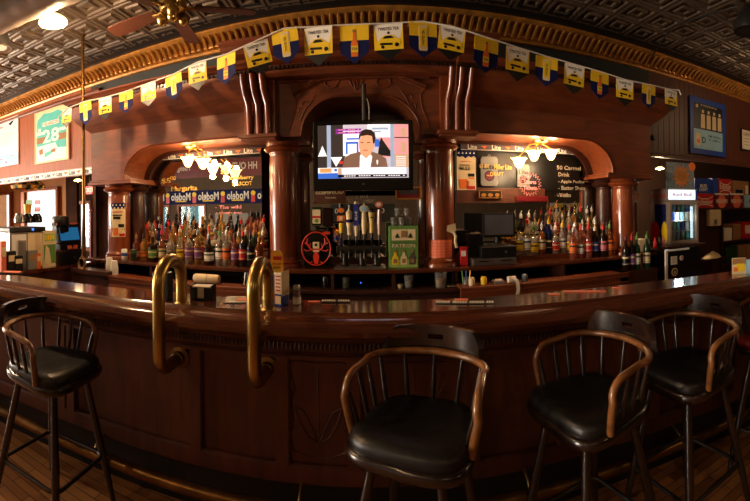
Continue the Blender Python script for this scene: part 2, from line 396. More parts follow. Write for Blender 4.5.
carving((barX(281)+barX(352))/2)
carving((barX(352)+barX(470))/2)
# brass foot rail with brackets
rail = thing('foot_rail', 'worn brass foot rail running low along the front of the bar', 'foot rail', (0, 1.7, .215))
b = MB(); b.tube([(X+nx*.075, Y+ny*.075, .215) for X, Y, nx, ny in BP], .031, 10); part(b, 'rail_tube', 'brass_old', rail, smooth=60)
for px in (104, 300, 520, 668):
    q, a = onbar(barX(px), 0); b = MB(); b.M = Matrix.Translation(q) @ Matrix.Rotation(a, 4, 'Z')
    b.tube([(0, -.075, .215), (0, -.05, .255), (0, .0, .275), (0, .10, .28)], .008, 6); b.lathe([(.022, 0), (.022, .008)], (0, .10, .28), 10, axis='y'); part(b, 'bracket', 'brass', rail, smooth=60)
# brass server rails over the bar edge
def server_rail(Xc, label, twist=0):
    q, a = onbar(Xc, 0)
    t = thing('brass_rail', label, 'service rail', (q.x, q.y, 1.07), a+twist, 'brass service rails arching over the bar edge')
    pts = [(0, .06, 0), (0, .06, .08), (0, .06, .13)]
    for i in range(1, 12):
        an = R_(180*i/12); pts.append((0, .06-.13*(1-cos(an)), .13+.115*sin(an)))
    pts += [(0, -.20, .13), (0, -.20, 0), (0, -.20, -.18)]
    for i in range(1, 7):
        an = R_(90*i/6); pts.append((0, -.20+.10*(1-cos(an)), -.18-.09*sin(an)))
    pts += [(0, .03, -.27)]
    b = MB(); b.tube(pts, .030, 16); b.obj('rail_tube', 'brass', t, smooth=60)
    b = MB(); b.lathe([(.038, 0), (.038, .006), (.034, .012), (.031, .014)], (0, .06, 0), 18); b.obj('base_collar', 'brass', t, smooth=40)
    b = MB(); b.lathe([(.03, -.045), (.036, -.04), (.036, -.015), (.055, -.008), (.058, .02)], (0, .03, -.27), 20, axis='y'); b.obj('wall_flange', 'brass_old', t, smooth=40)
    return t
server_rail(PZ(184, 303, 1.07).x, 'brass service rail, the left one of the pair, looping over the bar edge')
server_rail(PZ(274, 305, 1.07).x, 'brass service rail nearer the blue box on the bar edge')

# ================================================================== BACK BAR
FY = 3.12
back = thing('back_bar', 'carved mahogany back bar with round columns, arched canopy and mirrors', 'back bar', (0, 3.4, 0))
def bp(b, name, m, par=None, **k): return part(b, name, m, back, **k)
xL, xR = XA(92, FY), XA(651, FY)
xi0, xi1 = XA(128, FY), XA(256, FY)
c0, c1 = XA(302, FY), XA(421, FY)
r0, r1 = XA(455, FY), XA(607, FY)
def archq(xs, z0, rx, rz, side, n=12):
    out = []
    for i in range(n+1):
        a = R_(90*i/n); out.append((xs+side*rx*(1-cos(a)), z0+rz*sin(a)))
    return out
left = [(xL, 2.39), (xL, 1.84), (XA(124, FY), 1.84), (XA(124, FY), 1.88)] + archq(XA(124, FY)+.001, 1.88, .36, .29, 1) + [(xi1, 2.17), (xi1, 2.39)]
ctr = [(xi1, 2.66), (xi1, 2.15), (c0, 2.15)] + [(c0+(1-cos(R_(a)))*.33, 2.15+.30*sin(R_(a))) for a in range(8, 91, 8)] + [(c1-(1-cos(R_(a)))*.33, 2.15+.30*sin(R_(a))) for a in range(88, 0, -8)] + [(c1, 2.15), (r0, 2.15), (r0, 2.66)]
right = [(r0, 2.39), (r0, 2.17)] + archq(XA(613, FY), 1.88, .33, .29, -1)[::-1] + [(XA(613, FY), 1.84), (xR, 1.84), (xR, 2.39)]
for poly, nm in ((left, 'arched_lintel'), (right, 'arched_lintel'), (ctr, 'center_arch')):
    b = MB(); b.prism(poly, FY, FY+.42); bp(b, nm, 'wood_red')
# inner darker arches near the mirror
for poly, nm in ((left, 'rear_arch'), (right, 'rear_arch')):
    dx = .06 if poly is left else -.06
    b = MB(); b.prism([(x+dx, z-.03 if z < 2.2 else z-.1) for x, z in poly], FY+.36, FY+.40); bp(b, nm, 'wood_dark')
# moulded lower edges of the lintel ends
for x0, x1 in ((xL, XA(131, FY)), (XA(609, FY), xR)):
    b = MB(); b.box(x0-.03, x1+.02, FY-.03, FY+.42, 1.835, 1.862); b.box(x0-.015, x1+.01, FY-.015, FY+.42, 1.862, 1.885); bp(b, 'impost_moulding', 'wood_red', bevel=.006)
# edge beads along the arches
for poly, lo, hi in ((left, 3, 17), (right, 1, 15), (ctr, 2, 24)):
    b = MB(); b.tube([(x, FY-.002, z+.006) for x, z in poly[lo:hi+1]], .009, 6); bp(b, 'arch_bead', 'wood_red', smooth=60)
# cove and crown: left, right
def crown(x0, x1, ends):
    pts = []
    e0, e1 = ends
    prof = [(0, 2.38), (.015, 2.395), (.03, 2.41), (.07, 2.445), (.115, 2.49), (.15, 2.54), (.17, 2.59), (.175, 2.61), (.175, 2.632), (.165, 2.638), (.165, 2.665), (.19, 2.672), (.20, 2.685), (.23, 2.70), (.235, 2.712)]
    V = []; Fc = []; K = len(prof)
    for d, z in prof:
        V += [(x0-(d if e0 else 0), FY+.5, z), (x0-(d if e0 else 0), FY-d, z), (x1+(d if e1 else 0), FY-d, z), (x1+(d if e1 else 0), FY+.5, z)]
    for k in range(K-1):
        for q in range(3): Fc.append((k*4+q, k*4+q+1, (k+1)*4+q+1, (k+1)*4+q))
    kk = (K-1)*4; Fc.append((kk, kk+1, kk+2, kk+3))
    b = MB(); b.add(V, Fc); return b
b = crown(xL, xi1, (1, 0)); bp(b, 'cove_crown', 'wood_red', smooth=35)
b = crown(r0, xR, (0, 1)); bp(b, 'cove_crown', 'wood_red', smooth=35)
def dentils(x0, x1, y, z, w_=.018, h=.026, step=.034, name='dentil_course'):
    b = MB(); x = x0
    while x < x1: b.box(x, x+w_, y-.014, y+.01, z, z+h); x += step
    b.box(x0, x1, y-.004, y+.02, z-.006, z+h); bp(b, name, 'wood_dark')
dentils(xL-.165, xi1, FY-.165, 2.638, h=.024); dentils(r0, xR+.165, FY-.165, 2.638, h=.024)
# centre block crown (stands taller and further out)
cb0, cb1 = XA(240, 2.95), XA(482, 2.95)
b = MB(); prof = [(0, 2.60), (.03, 2.61), (.05, 2.64), (.05, 2.70), (.09, 2.72), (.11, 2.75), (.17, 2.77), (.20, 2.80), (.20, 2.83), (.22, 2.85), (.22, 2.87)]
V = []; Fc = []; K = len(prof); yb = FY-.06
for d, z in prof:
    V += [(cb0-d*.6, FY+.5, z), (cb0-d*.6, yb-d, z), (cb1+d*.6, yb-d, z), (cb1+d*.6, FY+.5, z)]
for k in range(K-1):
    for q in range(3): Fc.append((k*4+q, k*4+q+1, (k+1)*4+q+1, (k+1)*4+q))
kk = (K-1)*4; Fc += [(kk, kk+1, kk+2, kk+3), (3, 2, 1, 0)]
b.add(V, Fc); bp(b, 'center_crown', 'wood_red')
dentils(cb0, cb1, yb-.05, 2.665)
b = MB(); b.box(xi1+.20, r0-.20, FY-.02, FY, 2.585, 2.60); dentils(xi1+.2, r0-.2, FY-.005, 2.615, .012, .016, .026, 'bead_course'); bp(b, 'frieze_moulding', 'wood_red')
# broken pediment applied to the centre frieze
b = MB(); Yp = FY-.012
def U(px, py): p = PY(px, py, FY); return (p.x, p.z)
for pts in ([(293, 93), (328, 74)], [(328, 70), (385, 70)], [(388, 71), (425, 87)]):
    (xa, za), (xb, zb) = U(*pts[0]), U(*pts[1]); b.tube([(xa, Yp, za), (xb, Yp, zb)], .016, 4); b.tube([(xa, Yp, za-.022), (xb, Yp, zb-.022)], .008, 6)
    n = int(abs(xb-xa)/.022)
    for i in range(n+1): b.cbox((xa+(xb-xa)*i/max(n, 1), Yp-.008, za+(zb-za)*i/max(n, 1)+.002), (.010, .014, .014))
bp(b, 'broken_pediment', 'wood_red')
def strokes(lst, r=.005):
    for pts in lst:
        b = MB(); q = [U(*p) for p in pts]; b.tube([(x, FY-.002, z) for x, z in q], r, 5); bp(b, 'carved_scroll', 'wood_red', smooth=60)
strokes([[(329, 74), (325, 79), (325, 85), (330, 89), (336, 87), (339, 81), (336, 76), (332, 78)], [(386, 74), (379, 77), (376, 83), (380, 88), (386, 88), (391, 84), (389, 78)],
         [(349, 80), (352, 86), (356, 90), (360, 86), (363, 80)], [(356, 90), (354, 84), (356, 78), (358, 84), (356, 90)],
         [(315, 95), (311, 103), (306, 108), (303, 114), (300, 120)], [(310, 101), (304, 101), (302, 105)], [(306, 108), (300, 107), (298, 112)],
         [(400, 90), (405, 96), (409, 104), (414, 110), (417, 118)], [(405, 96), (410, 94), (412, 98)], [(409, 104), (415, 103), (416, 108)],
         [(293, 93), (297, 100), (295, 112), (292, 122), (289, 131)], [(425, 87), (420, 95), (422, 108), (426, 118), (430, 129), (436, 131)]])
# consoles: three fluted scroll ribs
for pc in (259, 459):
    xc = XA(pc, 3.02); b = MB(); b.box(xc-.13, xc+.13, FY-.06, FY+.02, 2.16, 2.64)
    for k in (-1, 0, 1):
        x = xc+k*.078; xt = x-(.02 if pc < 370 else -.02)
        b.tube([(x, FY-.075, 2.17), (x, FY-.085, 2.30), (x, FY-.10, 2.40), (xt, FY-.13, 2.50), (xt, FY-.17, 2.58), (xt, FY-.19, 2.63)], [.024, .025, .026, .027, .028, .026], 10)
    bp(b, 'console', 'wood_red_v', smooth=50)
    b = MB(); b.box(xc-.16, xc+.16, FY-.13, FY+.1, 2.135, 2.165); b.box(xc-.145, xc+.145, FY-.115, FY+.1, 2.118, 2.137); bp(b, 'console_base', 'wood_red', bevel=.005)
# columns
SZ = 1.085
def column(px, z1, y, r=.113, m='wood_red_v', px2=None):
    x = XA(px, y); b = MB()
    prof = [(r+.03, SZ), (r+.03, SZ+.02), (r+.02, SZ+.03), (r+.025, SZ+.045), (r+.005, SZ+.06), (r, SZ+.09), (r*1.02, SZ+.3), (r*.98, z1-.12), (r*.94, z1-.10), (r+.0, z1-.09), (r+.0, z1-.08), (r+.03, z1-.07), (r+.045, z1-.05), (r+.03, z1-.03), (r+.02, z1-.025), (r+.03, z1)]
    b.lathe(prof, (x, y, 0), 32); return bp(b, 'column', m, smooth=50)
column(119, 1.84, 3.26); column(283.5, 2.12, 3.26, .116); column(440, 2.12, 3.26, .116); column(623.5, 1.84, 3.26)
column(137, 1.84, 3.46, .085, 'wood_dark'); column(604, 1.84, 3.46, .085, 'wood_dark')
# shelf levels and cubbies
b = MB(); b.box(-2.75, 2.655, 3.08, 3.62, 1.05, SZ); b.box(-2.75, 2.655, 3.065, 3.08, 1.055, 1.078); bp(b, 'top_shelf', 'wood_bartop', bevel=.004)
b = MB(); b.box(-2.75, 2.655, 3.02, 3.62, .905, .935); bp(b, 'lower_shelf', 'wood_dark', bevel=.004)
b = MB(); b.box(-2.75, 2.655, 3.5, 3.52, .935, 1.05); bp(b, 'cubby_back', 'black')
for px in (107, 152, 270, 332, 393, 455, 562, 640):
    x = XA(px, 3.1); b = MB(); b.box(x-.012, x+.012, 3.07, 3.5, .935, 1.05); bp(b, 'divider', 'wood_dark')
for k in range(9):
    x0 = -2.75+k*5.4/9; b = MB(); b.box(x0+.01, x0+5.4/9-.01, 3.05, 3.07, .12, .88); b.box(x0+.07, x0+5.4/9-.07, 3.043, 3.05, .2, .8); bp(b, 'cabinet_door', 'wood_dark')
b = MB(); b.box(-2.75, 2.655, 3.07, 3.62, 0, .905); bp(b, 'cabinet_body', 'wood_dark')
# mirrors (left and right bays, centre bay) with frames
for x0, x1, z1 in ((-2.55, XA(262, 3.6), 2.2), (XA(455, 3.6), 2.5, 2.2), (XA(300, 3.6), XA(425, 3.6), 2.45)):
    b = MB(); b.box(x0, x1, MY, MY+.02, SZ, z1); bp(b, 'mirror', 'mirror_glass')
    b = MB(); b.box(x0, x1, MY-.02, MY, SZ, SZ+.04); bp(b, 'mirror_frame', 'wood_dark')
b = MB(); b.box(XA(302, FY)-.3, XA(421, FY)+.3, FY+.5, FY+.56, 2.1, 2.7); b.box(xL, xR, FY+.42, MY+.05, 2.2, 2.7); bp(b, 'canopy_back', 'wood_dark')
# projecting service ledges in front of the lower shelf
for px0, px1, nm in ((106, 262, 'left'), (459, 626, 'right')):
    x0, x1 = XA(px0, 2.9), XA(px1, 2.9); b = MB(); b.box(x0, x1, 2.86, 3.02, .945, .965); b.box(x0, x1, 2.87, 2.89, .80, .945); b.box(x0, x1, 2.86, 2.87, .92, .94); b.box(x0, x1, 2.86, 2.87, .87, .885)
    tag(b.obj('speed_rail_ledge', 'wood_red', bevel=.003), 'narrow wooden ledge projecting from the %s half of the back bar' % nm, 'ledge')

# ================================================================== STOOLS
def seat_outline(n=40, a=.212, p=4.0):
    out = []
    for i in range(n):
        t = 2*pi*i/n; c, s_ = cos(t), sin(t)
        x = a*math.copysign(abs(c)**(2/p), c); y = a*.98*math.copysign(abs(s_)**(2/p), s_)
        x *= 1-.10*(y/a)                       # narrower at the back (+y)
        out.append((x, y))
    return out
def bow_pt(t):            # t 0..1 from the right front foot over the back to the left front foot
    s_ = 1 if t < .5 else -1; u = 1-abs(t-.5)*2       # u: 0 at a front foot, 1 at the middle of the back
    if u < .18: k = u/.18; return Vector((s_*(.225+.03*k), -.095-.012*sin(k*pi/2), .745+.135*k))
    if u < .34:
        k = (u-.18)/.16; a = k*pi/2
        return Vector((s_*.248, -.107+.075*(1-cos(a)), .88+.066*sin(a)))
    if u < .56: k = (u-.34)/.22; return Vector((s_*(.248-.01*k), -.032+.102*k, .946+.010*k))
    k = (u-.56)/.44; a = k*pi/2
    return Vector((s_*.246*cos(a), .07+.150*sin(a), .956+.010*k))
def make_stool(label):
    t = thing('bar_stool', label, 'bar stool', (0, 0, 0), 0, 'captain style bar stools along the bar')
    o = seat_outline(); b = MB()
    lay = [(.90, .735), (.99, .74), (1.0, .755), (.985, .772), (.93, .786), (.75, .792), (.45, .788), (.15, .785)]
    V = [(x*k, y*k, z) for k, z in lay for x, y in o]; n = len(o)
    Fc = [(k*n+i, k*n+(i+1) % n, (k+1)*n+(i+1) % n, (k+1)*n+i) for k in range(len(lay)-1) for i in range(n)]
    Fc += [tuple(range(n))[::-1], tuple((len(lay)-1)*n+i for i in range(n))]
    b.add(V, Fc); b.obj('seat_cushion', 'leather_black', t, smooth=60)
    b = MB(); lay = [(.90, .69), (1.02, .70), (1.06, .715), (1.06, .732), (1.02, .742)]
    V = [(x*k, y*k, z) for k, z in lay for x, y in o]
    Fc = [(k*n+i, k*n+(i+1) % n, (k+1)*n+(i+1) % n, (k+1)*n+i) for k in range(len(lay)-1) for i in range(n)]
    Fc += [tuple(range(n))[::-1], tuple((len(lay)-1)*n+i for i in range(n))]
    b.add(V, Fc); b.obj('seat_base', 'wood_stool', t, smooth=50)
    b = MB(); b.lathe([(.10, .66), (.12, .665), (.12, .69)], n=20); b.obj('swivel_plate', 'dark_steel', t, smooth=40)
    b = MB(); b.tube([bow_pt(i/60) for i in range(61)], .0155, 10, sq=(1.05, .9)); b.obj('arm_bow', 'wood_bow', t, smooth=60)
    # crest board with hand hole, bent along the back of the bow
    b = MB(); NA = 28; zs = [0, .022, .042, .062, .084, .096]; V = []; Fc = []
    for i in range(NA+1):
        u = -1+2*i/NA; a = u*R_(57); rx, ry = .240, .150
        e = max(0, (abs(u)-.72)/.28); hh = 1-.55*e**2
        for sgn in (0, 1):
            r_ = sgn*.022
            for z in zs:
                V.append(((rx+r_)*sin(a), .085+(ry+r_)*cos(a)+z*.04, .962+z*hh+.006*(1-u*u)))
    K = len(zs)
    def vi(i, s_, k): return i*2*K+s_*K+k
    for i in range(NA):
        hole = 12 <= i <= 15
        for k in range(K-1):
            if hole and k == 2: continue
            Fc += [(vi(i,0,k), vi(i,0,k+1), vi(i+1,0,k+1), vi(i+1,0,k)), (vi(i,1,k), vi(i+1,1,k), vi(i+1,1,k+1), vi(i,1,k+1))]
        Fc += [(vi(i,0,0), vi(i+1,0,0), vi(i+1,1,0), vi(i,1,0)), (vi(i,0,K-1), vi(i,1,K-1), vi(i+1,1,K-1), vi(i+1,0,K-1))]
        if hole: Fc += [(vi(i,0,2), vi(i,1,2), vi(i+1,1,2), vi(i+1,0,2)), (vi(i,0,3), vi(i+1,0,3), vi(i+1,1,3), vi(i,1,3))]
    Fc += [tuple([vi(0,0,k) for k in range(K)]+[vi(0,1,k) for k in range(K-1,-1,-1)]), tuple([vi(NA,1,k) for k in range(K)]+[vi(NA,0,k) for k in range(K-1,-1,-1)])]
    for i in (12, 16): Fc.append((vi(i,0,2), vi(i,0,3), vi(i,1,3), vi(i,1,2)))
    b.add(V, Fc); b.obj('crest_rail', 'wood_stool', t, smooth=50)
    for i in range(11):
        tt = .115+.77*i/10; p = bow_pt(tt); d = Vector((p.x, p.y, 0)); 
        sc = min(1, .205/max(abs(p.x), 1e-3)) if abs(p.x) > abs(p.y) else 1
        q = Vector((p.x*.80, p.y*.84, .745))
        m = (p+q)/2
        b = MB(); b.tube([q, q.lerp(p, .3), m, q.lerp(p, .75), p], [.007, .0105, .011, .009, .007], 8); b.obj('spindle', 'wood_stool', t, smooth=60)
    for sx in (-1, 1):
        for sy in (-1, 1):
            top = Vector((sx*.125, sy*.125, .695)); bot = Vector((sx*.235, sy*.235, 0))
            b = MB(); b.tube([top, top.lerp(bot, .2), top.lerp(bot, .5), top.lerp(bot, .62), top.lerp(bot, .93), bot], [.017, .019, .022, .020, .015, .014], 10)
            b.obj('leg', 'wood_stool', t, smooth=60)
    r = .198; pts = []
    for cx, cy, a0 in ((r, r, 0), (-r, r, 90), (-r, -r, 180), (r, -r, 270)):
        for i in range(5):
            a = R_(a0+90*i/4); pts.append((cx-math.copysign(.05, cx)+.05*cos(a), cy-math.copysign(.05, cy)+.05*sin(a), .265))
    b = MB(); b.tube(pts, .0105, 8, closed=True); b.obj('foot_ring', 'dark_steel', t, smooth=60)
    return t
st = make_stool('dark captain bar stool with black seat in the middle foreground facing the camera')
st.location = (.145, 1.42, 0); st.rotation_euler.z = R_(-26); st.scale = (.965, .965, 1)
dup(st, (-1.52, 1.42, 0), R_(94), 'dark captain bar stool at the far left end of the bar')
dup(st, (.83, 1.39, 0), R_(-80), 'dark captain bar stool to the right of the middle one with a worn bow arm')
dup(st, (1.375, 1.375, 0), R_(-88), 'dark captain bar stool third along the right side of the bar')
s4 = dup(st, (2.02, 1.24, 0), R_(-80), 'bar stool cut off by the right edge of the picture with a dark red seat')
for c_ in list(s4.children):
    if c_.name.startswith('seat_cushion'): c_.data = c_.data.copy(); c_.data.materials[0] = MT['leather_red']

# ================================================================== BUNTING
bn = thing('bunting', 'pennant bunting of yellow, white and blue flags swagged across the canopy', 'bunting', (0, 2.75, 2.6))
pen = [(67,109,13,'a'),(85,102,16,'c'),(105,98,15,'a'),(126,92,15,'b'),(148,84,16,'a'),(173,75,18,'c'),(197,63,19,'a'),(226,55,21,'b'),(255,42,23,'a'),(284,29,24,'c'),(318,27,26,'a'),(354,25,26,'b'),
       (388,24,26,'a'),(423,22,25,'c'),(453,27,24,'a'),(487,38,24,'b'),(518,48,23,'a'),(547,57,21,'c'),(575,65,20,'a'),(600,72,19,'b'),(625,80,18,'a'),(649,85,16,'c'),(671,90,15,'a')]
def bun_Y(px): return 2.66 if 240 < px < 480 else (2.66+.12*min(1, (240-px)/60) if px <= 240 else 2.66+.12*min(1, (px-480)/60))
def pennant_mesh(kind):
    b = MB(); W, Hh = .165, .20                # local x across, z down from the cord
    t = .002
    up = [(-W/2, 0), (W/2, 0)]
    if kind == 'a':
        b.prism([(-W/2, 0), (-W/2, -.10), (W/2, -.10), (W/2, 0)], 0, t, 0)
        b.prism([(-W/2, -.10), (-W/2, -.15), (W/2, -.15), (W/2, -.10)], 0, t, 1)
        b.prism([(-W/2, -.15), (0, -.215), (W/2, -.15)], 0, t, 2)
        for s_ in (-1, 1): b.prism([(s_*W/2, -.0), (s_*W/2, -.10), (s_*W*.38, -.10)], -.0006, 0, 1)
        b.text('TWISTED TEA', (0, -.0012, -.028), .018, 3, width=W*.72); b.disc((0, -.052), .008, -.001, 8, 3)
        # yellow racing car, three-quarter front
        b.prism([(-.062, -.118), (-.050, -.088), (-.025, -.066), (.020, -.064), (.044, -.084), (.064, -.092), (.066, -.122), (.03, -.138), (-.045, -.138)], -.0016, -.0006, 1)
        b.prism([(-.034, -.086), (-.020, -.070), (.014, -.069), (.030, -.085)], -.0022, -.0017, 2)
        b.prism([(-.052, -.122), (-.047, -.109), (.02, -.112), (.022, -.126)], -.0022, -.0017, 2)
        b.disc((.045, -.124), .012, -.0023, 10, 2); b.disc((-.035, -.134), .010, -.0023, 10, 2)
        mats = ['white', 'yellow', 'black', 'black']
    else:
        b.prism([(-W/2, 0), (-W/2, -.085), (W/2, -.085), (W/2, 0)], 0, t, 0)
        b.prism([(-W/2, -.085), (-W/2, -.15), (0, -.215), (W/2, -.15), (W/2, -.085)], 0, t, 1)
        if kind == 'c':
            b.prism([(-.026, -.028), (-.022, -.02), (.022, -.02), (.026, -.028), (.026, -.165), (.02, -.172), (-.02, -.172), (-.026, -.165)], -.0016, 0, 2)
            b.prism([(-.02, -.035), (.02, -.035), (.02, -.15), (-.02, -.15)], -.0022, -.0017, 0)
            b.text('TWISTED TEA', (0, -.0026, -.095), .016, 3, width=.09, rotd=90)
            mats = ['yellow', 'navy', 'cream', 'black']
        else:
            b.prism([(-.020, -.175), (-.020, -.10), (-.009, -.078), (-.008, -.035), (.008, -.035), (.009, -.078), (.020, -.10), (.020, -.175)], -.0016, 0, 2)
            b.prism([(-.009, -.025), (.009, -.025), (.009, -.04), (-.009, -.04)], -.002, -.0017, 3)
            b.prism([(-.02, -.115), (.02, -.115), (.02, -.15), (-.02, -.15)], -.0022, -.0017, 0); b.text('TEA', (0, -.0026, -.132), .014, 1)
            mats = ['yellow', 'navy', 'orange', 'brown_card']
    return b, mats
pm = {}
cord = []
def lerp_top(px):
    for i in range(len(pen)-1):
        if pen[i][0] <= px <= pen[i+1][0]:
            k = (px-pen[i][0])/(pen[i+1][0]-pen[i][0]); return pen[i][1]+(pen[i+1][1]-pen[i][1])*k
    return pen[0][1] if px < pen[0][0] else pen[-1][1]
for i, (px, py, wpx, kd) in enumerate(pen):
    Yb = bun_Y(px); p = PY(px, py, Yb); q = PY(px+8, lerp_top(px+8) if px < 660 else py+3, bun_Y(px+8)); q0 = PY(px-8, lerp_top(px-8), bun_Y(px-8))
    if kd not in pm:
        mb, ms = pennant_mesh(kd); o = mb.obj('pennant', ms, bn); pm[kd] = o
    else:
        o = pm[kd].copy(); C.objects.link(o); o.parent = bn
    d = (q-q0).normalized(); ang = math.atan2(-d.z, math.hypot(d.x, d.y))
    o.location = p-bn.location; o.rotation_euler = (R_(random.uniform(-6, 6)), ang*.75, math.atan2(d.y, d.x)+R_(random.uniform(-8, 8)))
    sc = wpx/395*(p.xy.length)/.165*1.0; o.scale = (min(1.3, max(.85, sc*1.12)),)*3
b = MB(); pts = [PY(58, 118, bun_Y(58))]+[PY(px, py-.5, bun_Y(px)-.002) for px, py, _, _ in pen]+[PY(679, 90, bun_Y(679)), PY(681, 95, bun_Y(681))]
b.tube([p-bn.location for p in pts], .0055, 6); b.obj('cord', 'white', bn, smooth=60)

for px, py in ((258, 40), (450, 25), (126, 91), (600, 71)):
    q = PY(px, py, bun_Y(px))-bn.location; zc = min(q.z, .1); MB().tube([q, Vector((q.x, (2.875 if 240 < px < 480 else 2.90)-bn.location.y, q.z-.005))], .004, 5).obj('tie', 'white', bn)
# ================================================================== TELEVISION
tY = 3.0
x0, x1, z0, z1 = rect(318, 124.5, 408.5, 178, tY)
tv = thing('television', 'flat black television hanging in the centre arch showing a news programme', 'television', ((x0+x1)/2, tY, (z0+z1)/2))
tv.rotation_euler = (R_(0), 0, 0)
tw, th_ = (x1-x0), (z1-z0); hw, hh = tw/2, th_/2
b = MB(); b.prism([(-hw-.04, -hh-.095), (-hw-.04, hh+.035), (hw+.035, hh+.035), (hw+.035, -hh-.095)], 0, .06); b.prism([(-hw+.02, -hh), (-hw+.02, hh), (hw-.02, hh), (hw-.02, -hh)], .06, .10)
b.obj('casing', 'black_gloss', tv, bevel=.008)
def em(name, c, e=.95): mat(name, c, .3, emit=e, var=.02); return name
def tq(u0, v0, u1, v1): return (-hw+tw*u0, hh-th_*v0, -hw+tw*u1, hh-th_*v1)
b = MB(); ms = [em('tvb', (196, 186, 196)), em('tvd', (52, 44, 40)), em('tvs', (150, 166, 190)), em('tvp', (226, 150, 150)), em('tvw', (244, 244, 248)), em('tvm', (140, 40, 150)), em('tvblue', (50, 100, 200)),
               em('tvskin', (226, 160, 120)), em('tvhair', (40, 24, 18)), em('tvsuit', (120, 88, 70)), em('tvred', (214, 50, 40)), em('tvblk', (12, 12, 16)), em('tvtan', (196, 156, 120)), em('tvor', (255, 150, 90))]
lay = [0]
def TR(u0, v0, u1, v1, m):
    a, t_, c_, d_ = tq(u0, v0, u1, v1); lay[0] += 1; y = -.0005-lay[0]*.00012
    b.quad((a, y, d_), (c_, y, d_), (c_, y, t_), (a, y, t_), m)
def TP(pts, m):
    lay[0] += 1; y = -.0005-lay[0]*.00012
    b.add([(-hw+tw*u, y, hh-th_*v) for u, v in pts], [tuple(range(len(pts)))], m)
TR(0, 0, 1, 1, 0); TR(0, .0, .28, .60, 1); TR(0, .56, .3, .8, 1); TR(.10, 0, .145, .8, 2); TP([(0, .58), (.05, .38), (.10, .58)], 4); TP([(.14, .60), (.27, .60), (.20, .78)], 4)
TR(.28, .10, .50, .58, 4); TR(.31, .32, .45, .55, 6); TR(.33, .36, .43, .55, 4); TR(.32, .25, .46, .28, 6); TR(.55, .0, .80, .24, 4); TR(.60, .06, .78, .1, 2); TR(.62, .12, .70, .15, 2)
TR(.80, 0, .845, .8, 2); TR(.845, .0, 1, .62, 3); TR(.92, .08, .97, .22, 12); TR(.92, .34, .97, .52, 12); TR(.845, .24, 1, .26, 1); TR(.845, .56, 1, .8, 12); TR(.68, .25, .80, .62, 3)
for k in range(5): TR(.86, .6+k*.04, .97, .615+k*.04, 4)
TP([(.66, .58), (.68, .34), (.70, .24), (.72, .30), (.76, .40), (.80, .50), (.80, .60)], 11); TR(.63, .28, .68, .42, 6)
TP([(.27, .8), (.29, .62), (.36, .55), (.48, .50), (.58, .50), (.68, .56), (.75, .64), (.77, .8)], 9)
TP([(.46, .8), (.465, .58), (.50, .53), (.56, .52), (.60, .60), (.58, .8)], 4); TP([(.48, .46), (.49, .56), (.53, .64), (.59, .55), (.60, .44)], 7)
TP([(.455, .30), (.455, .44), (.47, .54), (.51, .61), (.55, .60), (.60, .50), (.625, .38), (.62, .22), (.58, .16), (.50, .18)], 7)
TP([(.455, .30), (.455, .20), (.48, .12), (.53, .09), (.59, .10), (.63, .16), (.64, .26), (.625, .36), (.61, .36), (.60, .22), (.55, .20), (.48, .22)], 8)
TR(.475, .33, .505, .345, 8); TR(.545, .33, .58, .345, 8); TR(.505, .34, .52, .43, 12); TR(.50, .475, .55, .49, 10); TP([(.645, .68), (.655, .66), (.665, .68), (.66, .75), (.65, .75)], 4)
TR(.20, .075, .48, .115, 5); TR(.20, .13, .48, .17, 5); TR(.235, .68, .275, .73, 10)
TR(0, .80, .26, .90, 4); TR(.02, .81, .15, .89, 13); TR(0, .90, .26, 1.0, 6); TR(.18, .82, .21, .87, 6); TR(.27, .81, .97, .925, 4); TR(.22, .935, .98, .985, 11)
TR(.22, .81, .26, .93, 12)
for (u, v, w_, m) in [(.60, .845, .5, 2), (.55, .885, .42, 2)]:
    b.text('NEWS UPDATE FROM THE STUDIO', (-hw+tw*u, -.012, hh-th_*v), .008, m, width=tw*w_) if False else None
for k in range(26):
    if k % 4: TR(.30+k*.022, .840, .30+k*.022+.015, .855, 2)
    if k % 5 and k < 20: TR(.30+k*.022, .878, .30+k*.022+.015, .893, 2)
    if k % 6: TR(.26+k*.027, .952, .26+k*.027+.02, .968, 4)
    if k < 12 and k % 5: 
        TR(.21+k*.021, .088, .21+k*.021+.015, .103, 3); TR(.21+k*.021, .142, .21+k*.021+.015, .157, 3)
b.obj('screen', ms, tv)
b = MB(); b.text('LG', (0, -.002, -hh-.045), .011); b.obj('maker_mark', 'steel', tv)
b = MB(); b.tube([(.01, .08, hh-.05), (.01, .08, hh+.33)], .018, 8); b.box(-.08, .1, .07, .1, -.1, .12); b.tube([(.05, .08, hh), (.05, .06, hh+.16), (.03, .08, hh+.24)], .008, 6); b.obj('ceiling_mount', 'dark_steel', tv)

